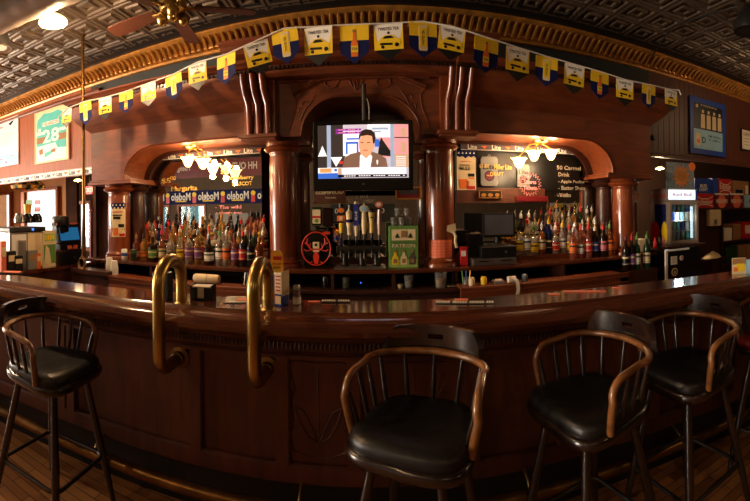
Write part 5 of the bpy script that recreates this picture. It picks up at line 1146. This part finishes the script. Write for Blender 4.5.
p = onC(50, .25); t = thing('grinder_hopper', 'dark grey rounded grinder lid above the coffee brewer', 'grinder', (p.x+.1, p.y, LZ+.0006)); MB().box(-.07, .07, 0, .14, 0, hb-.04).obj('body', 'black', t, bevel=.01); MB().lathe([(.09, hb-.04), (.10, hb-.03), (.10, hb+.04), (.085, hb+.07), (.001, hb+.075)], (0, .07, 0), 20).obj('lid', 'dark_steel', t, smooth=45)
def broch(t, w, h):
    b = MB(); b.box(-w*.45, w*.45, -.004, 0, h*.1, h*.62, 0); b.box(-w*.4, w*.45, -.005, -.004, h*.72, h*.92, 1)
    for k in range(4): b.box(-w*.38+w*.2*k, -w*.26+w*.2*k, -.006, -.005, h*.75, h*.88, 2)
    b.add([(-w*.45, -.006, h*.05), (w*.1, -.006, h*.1), (-w*.05, -.006, h*.5), (-w*.3, -.006, h*.62)], [(0, 1, 2, 3)], 3); b.obj('printed_front', ['green', 'light_green', 'yellow', 'cream'], t)
cbox('leaflet_rack', 'green and cream printed leaflet rack beside the coffee brewer', 'leaflet rack', 43, 56, 231, .06, .2, 'cream', broch, .002)
def posd(t, w, h):
    MB().box(-w*.46, w*.46, -.01, .15, 0, h*.45).obj('cash_drawer', 'black', t, bevel=.004); MB().box(-w*.2, w*.4, -.016, -.01, h*.46, h*.62).obj('salmon_slips', 'salmon', t)
t = cbox('till', 'black till with blue touch screen on the left counter', 'till', 57, 85, 250, .04, .2, 'wood_dark', None)
hh_ = max(v[2] for v in t.children[0].bound_box); ww_ = max(v[0] for v in t.children[0].bound_box)
MB().box(-ww_*.9, ww_*.9, -.012, -.001, hh_*.08, hh_*.9).obj('cash_drawer', 'black', t, bevel=.004); MB().lathe([(.001, -.02), (.01, -.018), (.01, -.012)], (ww_*.2, 0, hh_*.4), 10, axis='y').obj('lock', 'brass', t)
MB().box(-ww_*.7, ww_*.8, .02, .16, hh_, hh_+.07).obj('printer', 'black', t, bevel=.006)
b = MB(); b.M = Matrix.Translation((0, .02, hh_+.075)) @ Matrix.Rotation(R_(-14), 4, 'X'); b.box(-ww_*.75, ww_*.85, 0, .05, 0, .21); b.obj('monitor', 'black', t, bevel=.008)
b = MB(); b.M = Matrix.Translation((0, .018, hh_+.075)) @ Matrix.Rotation(R_(-14), 4, 'X'); b.box(-ww_*.62, ww_*.72, -.003, 0, .03, .175); b.obj('blue_screen', 'screen_blue', t)
b = MB(); b.M = Matrix.Translation((0, .018, hh_+.075)) @ Matrix.Rotation(R_(-14), 4, 'X'); b.box(-ww_*.72, ww_*.1, 0, .05, .211, .225); b.box(ww_*.2, ww_*.8, 0, .05, .211, .225); b.obj('red_tag', 'salmon', t)
b = MB(); 
for s_ in (-1, 1): b.add([(0, -.02, hh_+.015), (s_*.07, -.02, hh_+.005), (s_*.085, -.02, hh_+.05), (s_*.02, -.02, hh_+.05)], [(0, 1, 2, 3)])
b.obj('salmon_slips', 'salmon', t)
# condiments on the shelf recess and clutter
for i, (px, m, lab) in enumerate([(42, 'red', 'red ketchup bottle, left one on the low shelf under the counter'), (47, 'dark_red', 'dark red sauce bottle in the middle of the low shelf'), (52, 'yellow', 'small mustard jar on the low shelf'), (56, 'red', 'red ketchup bottle, right one on the low shelf under the counter')]):
    p = onC(px, .15); t = thing('sauce_bottle', lab, 'bottle', (p.x, p.y, LZ-.2395), 0, 'sauce bottles on the low shelf'); hk = .10 if m == 'yellow' else .16
    MB().lathe([(.025, 0), (.028, .005), (.028, hk*.5), (.013, hk*.8), (.012, hk*.9)], n=14).obj('body', m, t, smooth=45); MB().lathe([(.015, hk*.9), (.015, hk), (.001, hk+.002)], n=12).obj('cap', 'white' if m == 'red' else 'black', t, smooth=45)
for i, (px, dy, m, hgt, w_, lab, nm) in enumerate([(4, .05, 'salmon', .30, .03, 'tall red and white straw box at the far left of the counter', 'straw_box'), (12, .03, 'black', .20, .05, 'black angled caddy in front of the coffee brewer', 'condiment_caddy'), (19, .02, 'black', .15, .05, 'black cup holder in front of the coffee brewer', 'cup_holder'), (33, .02, 'grey', .19, .06, 'tan packet holder with dark lids before the coffee brewer', 'packet_holder'), (39, .01, 'orange', .16, .025, 'slim orange and white bottle on the left counter', 'creamer_bottle')]):
    p = onC(px, dy); t = thing(nm, lab, 'holder', p, CR); MB().box(-w_, w_, -.0, .06, 0, hgt).obj('body', m, t, bevel=.004); MB().box(-w_*.8, w_*.8, -.002, 0, hgt*.5, hgt*.8).obj('label', 'cream' if m != 'grey' else 'brown_card', t)
# hanging tags by the window
for i, (px, py0, py1, m) in enumerate([(29, 200, 204.5, 'green'), (37.5, 200, 204.5, 'red'), (37.5, 207, 211.5, 'red')]):
    x0, x1, z0, z1 = rect(px-3, py0, px+3, py1, 4.6); t = thing('hanging_tag', ['green tag hanging before the window', 'upper red tag hanging before the window', 'lower red tag hanging before the window'][i], 'tag', ((x0+x1)/2, 4.6, z0))
    MB().box(-(x1-x0)/2, (x1-x0)/2, 0, .004, 0, z1-z0).obj('card', m, t); MB().tube([(0, .006, z1-z0), (0, .006, CZ-z0)], .003, 5).obj('string', 'white', t)
# stained glass lamp
p = PY(28, 184, 4.3); t = thing('stained_glass_lamp', 'stained glass shade lamp hanging in the left alcove', 'ceiling lamp', p); b = MB(); N = 24
for i in range(N):
    a0, a1 = 2*pi*i/N, 2*pi*(i+1)/N
    for k, (r0_, z0_, r1_, z1_) in enumerate([(.28, -.08, .30, -.03), (.30, -.03, .20, .06), (.20, .06, .05, .12)]): b.quad((r0_*cos(a0), r0_*sin(a0), z0_), (r0_*cos(a1), r0_*sin(a1), z0_), (r1_*cos(a1), r1_*sin(a1), z1_), (r1_*cos(a0), r1_*sin(a0), z1_), (i+k) % 3 if k < 2 else 3)
b.obj('lamp_shade', ['dark_green', 'amber_card', 'brown_card', 'cream'], t, smooth=30); MB().tube([(0, 0, .12), (0, 0, CZ-p.z)], .006, 6).obj('chain', 'brass_old', t)
p = PY(78, 180, 4.4); bell('small_pendant', p, 'tiny lit pendant behind the brass pole', .45, 8, TUNG, CZ-p.z)
x0, x1, z0, z1 = rect(86, 186, 92, 194, 4.8); t = thing('exit_sign', 'small red glowing exit sign near the left partition', 'sign', ((x0+x1)/2, 4.8, (z0+z1)/2)); MB().box(-(x1-x0)/2, (x1-x0)/2, 0, .04, -(z1-z0)/2, (z1-z0)/2).obj('sign_box', 'exit_red', t); MB().text('EXIT', (0, -.002, 0), .07, 0).obj('lettering', 'white', t); MB().tube([(0, .02, (z1-z0)/2), (0, .02, CZ-t.location.z)], .01, 6).obj('hanger', 'black', t)
for i, (px0, px1, py0, py1, Y) in enumerate([(69, 77, 198, 245, 5.2), (93, 96, 180, 262, 4.6)]):
    x0, x1, z0, z1 = rect(px0, py0, px1, py1, Y); b = MB(); b.box(x0, x1, Y, Y+.06, 0, CZ); struct(b.obj('trim_%d' % (4+i), 'entry_panel'))
xr_ = XA(90, 4.0); b = MB(); b.tube([(xr_, 4.0, 0), (xr_+.02, 4.0, 1.55)], .02, 8); b.tube([(xr_+.02, 4.0, 1.55), (xr_+.02, 4.02, 1.6)], .03, 8); tag(b.obj('red_pool_cue', 'dark_red', smooth=60), 'thin red upright stick behind the brass pole', 'stick')

# ================================================================== RIGHT SIDE
def rbox(name, label, cat, px0, px1, py0, py1, Y, dep, m, draw=None, rz=0, bevel=.004, grp=None):
    x0, x1, z0, z1 = rect(px0, py0, px1, py1, Y); t = thing(name, label, cat, ((x0+x1)/2, Y, z0), rz, grp); w_, h_ = x1-x0, z1-z0
    MB().box(-w_/2, w_/2, 0, dep, 0, h_).obj('body', m, t, bevel=bevel)
    if draw: draw(t, w_, h_)
    return t
# black under-counter fridge and its neighbours
FZ = PY(682, 246, 3.15).z
def minif(t, w, h):
    MB().box(-w/2-.012, -w/2+.012, -.02, .02, 0, h).obj('edge_strip', 'steel', t); b = MB(); b.box(-w*.28, -w*.02, -.003, 0, h*.60, h*.85, 0); b.obj('white_sticker', 'paper', t)
    b = MB(); b.lathe([(.001, -.003), (.045, -.003), (.045, 0)], (-w*.12, 0, h*.38), 20, 0, 'y'); b.lathe([(.001, -.004), (.034, -.004), (.034, -.003)], (-w*.12, 0, h*.38), 20, 1, 'y'); b.obj('round_sticker', ['cream', 'grey'], t)
    b = MB(); b.lathe([(.001, -.003), (.028, -.003), (.028, 0)], (w*.08, 0, h*.80), 16, 0, 'y'); b.lathe([(.001, -.004), (.012, -.004), (.012, -.003)], (w*.08, 0, h*.78), 10, 1, 'y'); b.obj('small_round_sticker', ['paper', 'red'], t)
x0, x1, z0, z1 = rect(665, 249, 700, 290, 2.95); t = thing('black_fridge', 'black under-counter fridge with round stickers at the right', 'fridge', ((x0+x1)/2, 2.95, 0)); hF = PY(682, 248, 2.95).z; w_ = x1-x0
MB().box(-w_/2, w_/2, 0, .55, 0, hF).obj('cabinet', 'black_gloss', t, bevel=.006)
b = MB(); b.box(-w_/2-.004, -w_/2+.022, -.02, .0, .1, hF-.003); b.box(-w_/2+.022, w_/2*.3, -.018, 0, hF-.02, hF-.003); b.obj('pale_edge', 'white', t); MB().box(-w_/2+.024, w_/2, -.012, 0, .1, hF-.03).obj('door', 'black_gloss', t, bevel=.004)
def stick(nm, px, py, r, ms, sq=False):
    p = PY(px, py, 2.93)-Vector(t.location); b = MB()
    if sq: b.box(p.x-r, p.x+r, -.016, -.012, p.z-r, p.z+r, 0); [b.box(p.x-r*.8, p.x+r*.8, -.017, -.016, p.z+r*k, p.z+r*k+.004, 1) for k in (-.6, -.2, .2, .6)]
    else: b.lathe([(.001, -.016), (r, -.016), (r, -.012)], (p.x, 0, p.z), 20, 0, 'y'); b.lathe([(.001, -.0175), (r*.72, -.0175), (r*.72, -.016)], (p.x, 0, p.z), 18, 1, 'y'); b.lathe([(.001, -.019), (r*.35, -.019), (r*.35, -.0175)], (p.x, 0, p.z-r*.1), 10, 0, 'y')
    b.obj(nm, ms, t)
stick('square_sticker', 674.5, 260.5, .042, ['paper', 'grey'], True); stick('round_sticker', 675, 272, .042, ['cream', 'dark_steel']); stick('red_sticker', 682, 258, .026, ['paper', 'red'])
# energy drink display fridge
RY = 3.10; x0, x1, z0, z1 = rect(671, 188.5, 694.5, 245, RY); zB = hF+.02; t = thing('drinks_fridge', 'lit glass-door energy drink fridge standing above the black fridge', 'display fridge', ((x0+x1)/2, RY, zB), R_(-14))
b = MB(); b.box(XA(652, 3.05), XA(703, 3.05), 3.0, 3.56, hF+.0005, hF+.0195); tag(b.obj('fridge_shelf', 'wood_dark'), 'dark shelf board under the energy drink fridge', 'shelf')
w_, h_ = (x1-x0)*1.02, z1-zB; dp = .46
b = MB(); b.box(-w_/2, -w_/2+.02, 0, dp, 0, h_); b.box(w_/2-.02, w_/2, 0, dp, 0, h_); b.box(-w_/2, w_/2, dp-.02, dp, 0, h_); b.box(-w_/2, w_/2, 0, dp, 0, .03); b.box(-w_/2, w_/2, 0, dp, h_*.76, h_*.79); b.box(-w_/2, w_/2, 0, dp, h_*.98, h_); b.obj('cabinet', 'silver_paint', t) if mat('silver_paint', (160, 140, 122), .4, .3, var=.1) else None
b = MB(); b.box(-w_/2+.004, w_/2-.03, -.01, .03, h_*.80, h_*.975); b.obj('lit_header', 'fridge_light', t); MB().box(w_/2-.03, w_/2-.004, -.01, .03, h_*.80, h_*.975).obj('blue_header_end', 'blue', t); MB().text('Red Bull', (-.01, -.013, h_*.89), .04, 0, width=w_*.66).obj('header_lettering', 'pink', t)
b = MB(); b.box(-w_/2, -w_/2+.03, -.025, -.001, .01, h_*.755); b.box(w_/2-.03, w_/2, -.025, -.001, .01, h_*.755); b.box(-w_/2+.03, w_/2-.03, -.025, -.001, .01, .045); b.box(-w_/2+.03, w_/2-.03, -.025, -.001, h_*.71, h_*.755); o = b.obj('door_frame', 'silver_paint', t, bevel=.003); MB().box(-w_/2+.03, w_/2-.03, -.014, -.010, .045, h_*.71).obj('door_glass', 'clear_glass', o)
MB().box(w_/2-.07, w_/2-.045, .02, .04, .06, h_*.68).obj('inner_light', 'fridge_light', t); MB().box(-w_/2+.02, w_/2-.02, dp-.04, dp-.021, .03, h_*.75).obj('inner_back', 'white', t)
for k, z in enumerate((.04, h_*.24, h_*.42, h_*.58)):
    if k: MB().box(-w_/2+.02, w_/2-.02, .03, dp-.05, z-.006, z-.001).obj('wire_shelf', 'white', t)
# left flank of the fridge with colours and name
fl = MB(); xs = -w_/2-.001
def flq(y0, y1, z0, z1, m): fl.quad((xs, y1, z0), (xs, y0, z0), (xs, y0, z1), (xs, y1, z1), m)
fl.add([(xs, .30, h_*.04), (xs, .05, h_*.04), (xs, .05, h_*.72), (xs, .33, h_*.72)], [(0, 1, 2, 3)], 0); xs -= .0006
fl.add([(xs, .03+.14*(1+cos(2*pi*i/20))*.5-.01, h_*.2+.13*sin(2*pi*i/20)) for i in range(20)], [tuple(range(20))], 1); xs -= .0006
fl.add([(xs, .42, h_*.10), (xs, .34, h_*.04), (xs, .2, h_*.12), (xs, .18, h_*.25), (xs, .26, h_*.38), (xs, .36, h_*.40), (xs, .43, h_*.28)], [tuple(range(7))], 2)
fl.text('Red Bull', (xs, .23, h_*.87), .05, 2, width=.34, X=(0, -1, 0)); fl.obj('printed_side', ['navy', 'yellow', 'red'], t)
pnt = [point('fridge_inner_light', t.location+Vector((0, .10, h_*.5)), 6, (.85, .95, 1), .05)]
cans = 0
for k, z in enumerate((.04, h_*.24, h_*.42, h_*.58)):
    for i in range(5):
        for_z = zB+z+.0008; lx = -w_/2+.055+i*(w_-.13)/4; ly = .10; ca, sa = cos(R_(-14)), sin(R_(-14))
        cx, cy = t.location.x+lx*ca-ly*sa, t.location.y+lx*sa+ly*ca
        shade = [('blue', 'blue and silver'), ('white', 'white'), ('light_blue', 'pale blue'), ('steel', 'silver'), ('teal', 'teal')][(i+k*2) % 5]
        b = MB(); b.lathe([(.018, 0), (.021, .004), (.021, .085), (.017, .092), (.001, .092)], (cx, cy, for_z), 12)
        tag(b.obj('drink_can', shade[0], smooth=45), '%s drink can %s in the lit fridge' % (shade[1], ['on the bottom shelf', 'on the second shelf up', 'on the third shelf up', 'on the top shelf'][k]), 'can', 'cans in the lit drinks fridge')
# sun painting on top
def sund(b, w, h):
    import random as rr
    b.box(-w*.5, -w*.1, .003, .004, h*.1, h*.5, 2); b.box(w*.1, w*.5, .003, .004, -h*.2, h*.3, 3)
    n = 24; b.add([(w*.02+(.34 if i % 2 else .2)*w*cos(2*pi*i/n), .0015, -h*.02+(.34 if i % 2 else .2)*w*sin(2*pi*i/n)*1.15) for i in range(n)], [tuple(range(n))], 1); b.disc((w*.02, -h*.02), w*.15, .001, 16, 4); b.disc((w*.42, h*.38), w*.13, .001, 12, 5)
x0, x1, z0, z1 = rect(668, 163, 693, 188, 3.14)
sp = flatpic(668, 162.5, 693, 188.5, 3.16, 'sun_painting', 'grey-blue painting of an orange sun standing on the drinks fridge', 'painting', None, 'slate_blue', sund, extra=['orange_brown', 'light_slate', 'grey', 'wood_worn', 'orange'], rz=R_(-6)) if [mat('slate_blue', (104, 118, 120), .7, var=.3, scale=25), mat('orange_brown', (190, 112, 50), .6, var=.2), mat('light_slate', (128, 138, 136), .7, var=.3, scale=20)] else None
sp.location.z = zB+h_+(rect(668, 162.5, 693, 188.5, 3.16)[3]-rect(668, 162.5, 693, 188.5, 3.16)[2])/2+.001
bell('small_pendant', PY(660, 168, 4.4), 'tiny lit pendant in the dark room at the right of the canopy', .45, 55, TUNG, CZ-PY(660, 168, 4.4).z)
# paper towel dispenser in white, on a little stand left of the fridge
t = rbox('paper_dispenser', 'white rounded paper dispenser at the right of the end column', 'dispenser', 637.5, 650, 238.5, 252, 3.14, .14, 'cream', lambda t, w, h: MB().box(w*.1, w*.46, -.004, 0, h*.1, h*.9).obj('grey_panel', 'grey', t), bevel=.02)
t.location.z = SZ+.001
for i, (px, m, lab) in enumerate([(655, 'red', 'red topped bottle by the drinks fridge'), (659, 'dark_green', 'dark bottle by the drinks fridge'), (663, 'pink', 'pale pink bottle by the drinks fridge')]):
    x = XA(px, 3.05); b = MB(); b.lathe([(.02, 0), (.022, .004), (.022, .06), (.009, .08), (.009, .10)], (x, 3.05, hF+.0202), 12); tag(b.obj('small_bottle', m, smooth=45), lab, 'bottle')
t = thing('cloth_on_hook', 'white rag hanging beside the paper dispenser', 'cloth', PY(652, 258, 3.2)); b = MB(); b.tube([(0, 0, .04), (.01, 0, 0), (0, -.01, -.04), (.012, 0, -.06)], [.018, .022, .02, .008], 8); b.obj('rag', 'cream', t, smooth=60)
p = PY(636, 196, 3.4); t = thing('small_flag', 'small striped red and white flag behind the right end column', 'flag', p); b = MB(); b.prism([(-.03, -.06), (.02, -.075), (.045, .03), (-.01, .05)], 0, .004, 0); [b.add([(-.03+.012*k, -.001, -.05), (-.024+.012*k, -.001, -.05), (.0+.012*k, -.001, .04), (-.006+.012*k, -.001, .04)], [(0, 1, 2, 3)], 1) for k in range(0, 5, 1)]; b.obj('cloth', ['cream', 'red'], t); MB().tube([(-.035, .004, -.25), (-.01, .004, .06)], .004, 6).obj('stick', 'wood_worn', t)
# wooden pillar and shelving with boxes
b = MB(); b.box(XA(695, 3.9), XA(722, 3.9), 3.9, 4.3, 0, PY(708, 209, 3.9).z); struct(b.obj('wall_pier', 'wood_dark'))
SY = 3.85; zS = PY(712, 208, SY).z
t = thing('wall_shelf', 'dark wooden shelf unit carrying the beer boxes at the right', 'shelf', (0, 0, 0)); MB().box(XA(694, SY), XA(775, SY), SY-.02, SY+.5, zS-.03, zS).obj('upper_board', 'wood_dark', t)
zS2 = PY(735, 240, SY).z; zS3 = PY(735, 262, SY).z
xa, xb = XA(723, SY), XA(790, SY)
for z in (zS2, zS3): MB().box(xa, xb, SY, SY+.5, z-.025, z).obj('board', 'wood_dark', t)
MB().box(xa-.03, xa, SY, SY+.5, 0, zS-.03).obj('side_board', 'wood_dark', t); MB().box(xb, xb+.03, SY, SY+.5, 0, zS-.03).obj('side_board', 'wood_dark', t)
MB().box(xa, xb, SY+.48, SY+.5, 0, zS-.03).obj('back_board', 'wood_dark', t)
def carton(name, label, px0, px1, py0, z, Y, m, words=None, wm='white', deco=None, dep=.28):
    x0, x1 = XA(px0, Y), XA(px1, Y); h_ = PY((px0+px1)/2, py0, Y).z-z; w_ = x1-x0-.006; t = thing(name, label, 'box', ((x0+x1)/2, Y, z+.0008), 0, 'beer boxes on the right shelf')
    MB().box(-w_/2, w_/2, 0, dep, 0, h_-.001).obj('carton', m, t, bevel=.003); b = MB()
    for k, (s_, zz, hh2, ww) in enumerate(words or []): b.text(s_, (0, -.002, h_*zz), h_*hh2, 0, width=w_*ww)
    if deco: deco(b, w_, h_)
    if b.v: b.obj('printing', [wm, 'red', 'navy', 'salmon'], t)
    return t, h_
def bow(b, w, h): b.add([(-w*.46, -.002, h*.85), (-w*.2, -.002, h*.66), (w*.2, -.002, h*.66), (w*.46, -.002, h*.85), (w*.46, -.002, h*.8), (w*.2, -.002, h*.6), (-w*.2, -.002, h*.6), (-w*.46, -.002, h*.8)], [(0, 1, 6, 7), (1, 2, 5, 6), (2, 3, 4, 5)], 0); b.add([(-w*.46, -.002, h*.12), (-w*.2, -.002, h*.28), (w*.2, -.002, h*.28), (w*.46, -.002, h*.12), (w*.46, -.002, h*.07), (w*.2, -.002, h*.22), (-w*.2, -.002, h*.22), (-w*.46, -.002, h*.07)], [(0, 7, 6, 1), (1, 6, 5, 2), (2, 5, 4, 3)], 0)
_, h1 = carton('beer_carton', 'red Budweiser carton with white bow lines on the upper shelf', 695, 714, 193.5, zS, SY, 'red', [('Budweiser', .45, .3, .86)], 'paper', bow)
def redd(b, w, h): b.disc((0, h*.42), w*.3, -.0018, 16, 3, 1); b.box(-w*.48, w*.48, -.0019, 0, h*.86, h*.97, 0)
carton('beer_carton', 'dark red apple ale carton, the left of the two with a round emblem', 714.5, 729, 193, zS, SY, 'dark_red', [("REDD'S", .45, .24, .8)], 'paper', redd); carton('beer_carton', 'dark red apple ale carton, the right of the two with a round emblem', 729.5, 744, 193, zS, SY, 'dark_red', [("REDD'S", .45, .24, .8)], 'paper', redd)
carton('beer_carton', 'white and blue carton at the right end of the upper shelf', 744.5, 762, 195, zS, SY, 'light_blue', [('LITE', .5, .3, .5)], 'navy')
zT = zS+h1
carton('beer_carton', 'blue Bud Light carton stacked on the red carton', 695, 712, 178.5, zT, SY, 'blue', [('BUD', .5, .22, .4), ('LIGHT', .26, .2, .5)], 'white')
carton('beer_carton', 'plain blue side carton between the blue and red cartons', 712.5, 718.5, 178.5, zT, SY, 'blue', None)
carton('beer_carton', 'red carton with white script stacked above the apple ale', 719, 732, 179, zT, SY, 'red', [('Budweiser', .5, .4, .9)], 'paper', bow)
def bro(b, w, h): b.box(w*.28, w*.45, -.002, 0, h*.05, h*.7, 0); b.box(-w*.35, w*.1, -.002, 0, h*.1, h*.35, 2)
carton('cardboard_carton', 'brown cardboard carton with blue patch on top of the stack', 733, 749, 181, zT, SY, 'brown_card', None, 'paper', bro)
# soap dispenser
t = rbox('soap_dispenser', 'white wall soap dispenser on the dark pier under the boxes', 'dispenser', 710, 721.5, 209.5, 226, 3.82, .08, 'cream', bevel=.015)
b = MB(); b.box(-.045, .03, -.004, 0, .02, .10, 0); b.add([(-.02, -.006, .055), (.005, -.006, .055), (-.008, -.006, .085)], [(0, 1, 2)], 1); b.obj('front_window', ['grey', 'black'], t)
# rag heap on ledge
zR = PY(713, 258, 3.7).z; b = MB(); b.box(XA(703, 3.7), XA(724, 3.7), 3.65, 3.9, zR-.03, zR-.001); b.lathe([(.03, 0), (.03, zR-.03)], (XA(714, 3.75), 3.78, 0), 12); tag(b.obj('ledge_table', 'wood_dark'), 'small dark ledge table under the white rag', 'ledge')
b = MB(); V = []; Fc = []; n, mrows = 18, 7
for j in range(mrows+1):
    for i in range(n):
        a_ = 2*pi*i/n; e = j/mrows; r = (1-e)**.6*(.16+.02*sin(3*a_+1)+.012*sin(7*a_)); V.append((r*cos(a_)*1.1, r*sin(a_)*.6, .085*e**.8*(1+.15*sin(2*a_))))
for j in range(mrows):
    for i in range(n): Fc.append((j*n+i, j*n+(i+1) % n, (j+1)*n+(i+1) % n, (j+1)*n+i))
b.add(V, Fc); tag(b.obj('white_rag', 'cream', smooth=80, loc=(XA(713, 3.72), 3.74, zR)), 'crumpled cream rag heaped on the small ledge', 'cloth')
# shelf clutter
for i, (px0, px1, py0, z, m, nm, lab) in enumerate([(724, 732, 228, zS2, 'paper', 'white_folder', 'white framed folder on the middle right shelf'), (733, 741, 224, zS2, 'brown_card', 'snack_basket', 'brown basket of packets on the middle right shelf'), (742, 756, 222, zS2, 'red', 'red_packet', 'red packet with white tag on the middle right shelf'),
                                                    (725, 737, 247, zS3, 'dark_green', 'storage_bin', 'dark green bin on the lower right shelf'), (738, 746, 245, zS3, 'brown_card', 'cardboard_file', 'brown card file box on the lower right shelf'), (746.5, 760, 244, zS3, 'brown_card', 'cardboard_file', 'second brown card file box at the right picture edge')]):
    carton(nm, lab, px0, px1, py0, z, SY+.02, m, None, 'paper', (lambda b, w, h: b.box(-w*.3, w*.1, -.002, 0, h*.3, h*.8, 0)) if i in (0, 2) else None, .22)

# ================================================================== CEILING: duct, fan, wire
a, c_ = PZ(-22, 24, 3.13), PZ(66, -20, 3.13); d = (c_-a).normalized(); a2, c2 = a-d*.3, c_+d*1.2
t = thing('air_duct', 'round spiral steel air duct under the ceiling at the upper left', 'duct', a); n = int((c2-a2).length/.16); pts = []; rr = []
for i in range(n*3+1):
    pts.append(a2+(c2-a2)*i/(n*3)-a); rr.append(.154 if i % 3 == 0 else .15)
b = MB(); b.tube(pts, rr, 28); b.obj('duct_tube', 'duct_steel', t, smooth=60); MB().tube([a2-a, a2-a-Vector((0, 0, .14))], .15, 24).obj('elbow', 'dark_steel', t, smooth=60)
for k in (.25, .7): q = a2+(c2-a2)*k-a; MB().tube([q+Vector((0, 0, .15)), q+Vector((0, 0, CZ-a.z))], .006, 5).obj('hanger', 'dark_steel', t)
p = PZ(1, 46, 3.2); t = thing('round_vent', 'round ceiling vent at the left edge under the duct', 'vent', p); MB().lathe([(.09, -.02), (.11, -.03), (.10, .02), (.06, .14)], n=24).obj('ring', 'steel', t, smooth=50); MB().lathe([(.05, -.03), (.06, -.02)], n=18).obj('core', 'white', t)
hub = PZ(173, 9, 3.0); t = thing('ceiling_fan', 'brass ceiling fan with wooden blades near the top of the picture', 'ceiling fan', hub, 0)
MB().lathe([(.001, -.09), (.03, -.085), (.045, -.06), (.04, -.04), (.09, -.02), (.10, .02), (.09, .06), (.04, .08), (.03, .10), (.015, .11), (.015, CZ-3.0)], n=24).obj('motor', 'brass', t, smooth=50)
for k in range(3): q = Vector((.09*cos(2.1*k+1), .09*sin(2.1*k+1), -.05)); MB().lathe([(.001, -.05), (.03, -.04), (.045, 0), (.03, .03), (.001, .035)], q, 14).obj('light_cup', 'brass', t, smooth=60)
tip = PZ(125, 28, 3.0)-hub; ang0 = math.atan2(tip.y, tip.x)
for k in range(5):
    b = MB(); b.M = Matrix.Rotation(ang0+k*2*pi/5, 4, 'Z') @ Matrix.Rotation(R_(12), 4, 'X'); b.prismz([(.15, -.05), (.45, -.07), (.58, -.065), (.60, -.04), (.60, .04), (.58, .065), (.45, .07), (.15, .05)], 0, .008); b.obj('blade', 'wood_panelling_dark', t)
    b = MB(); b.M = Matrix.Rotation(ang0+k*2*pi/5, 4, 'Z'); b.tube([(.08, 0, 0), (.18, 0, .004)], .012, 6); b.obj('blade_arm', 'brass', t, smooth=60)
hub2 = PZ(520, -30, 3.0)
q1, q2, q3 = PY(648, 62, 3.35), PZ(672, 27, 3.3), PZ(738, 6, 3.3)
b = MB(); b.tube([q1, q2, q3], .008, 6); tag(b.obj('conduit', 'dark_steel', smooth=60), 'thin conduit bent across the dark ceiling at the upper right', 'conduit')
p = PZ(748, 26, 3.15); t = thing('round_speaker', 'dark round fixture at the upper right edge of the ceiling', 'fixture', p); MB().lathe([(.10, -.04), (.13, -.05), (.13, .02), (.08, .10), (.03, CZ-3.15)], n=24).obj('housing', 'dark_steel', t, smooth=50); MB().lathe([(.001, -.045), (.09, -.045), (.09, -.04)], n=24).obj('cone', 'black', t)
# small end table lights on the right: bowl on the counter

# far bunting on the rear wall, seen in the right mirror
fb = thing('bunting', 'small far row of yellow pennants reflected in the right mirror', 'bunting', (0, -3.46, 1.7)); Yv = 2*MY+3.46; cp = []
for i, px in enumerate(range(553, 606, 7)):
    p = PY(px, 203+(i % 3)*.5-(i*.5 if i > 4 else 0), Yv); o = pm['c' if i % 2 else 'a'].copy(); C.objects.link(o); o.parent = fb; o.location = (p.x, 0, p.z-1.7); o.rotation_euler = (0, 0, pi); o.scale = (1.3, 1.3, 1.3); cp.append((p.x, 0, p.z-1.7))
MB().tube(cp, .008, 6).obj('cord', 'white', fb, smooth=60)
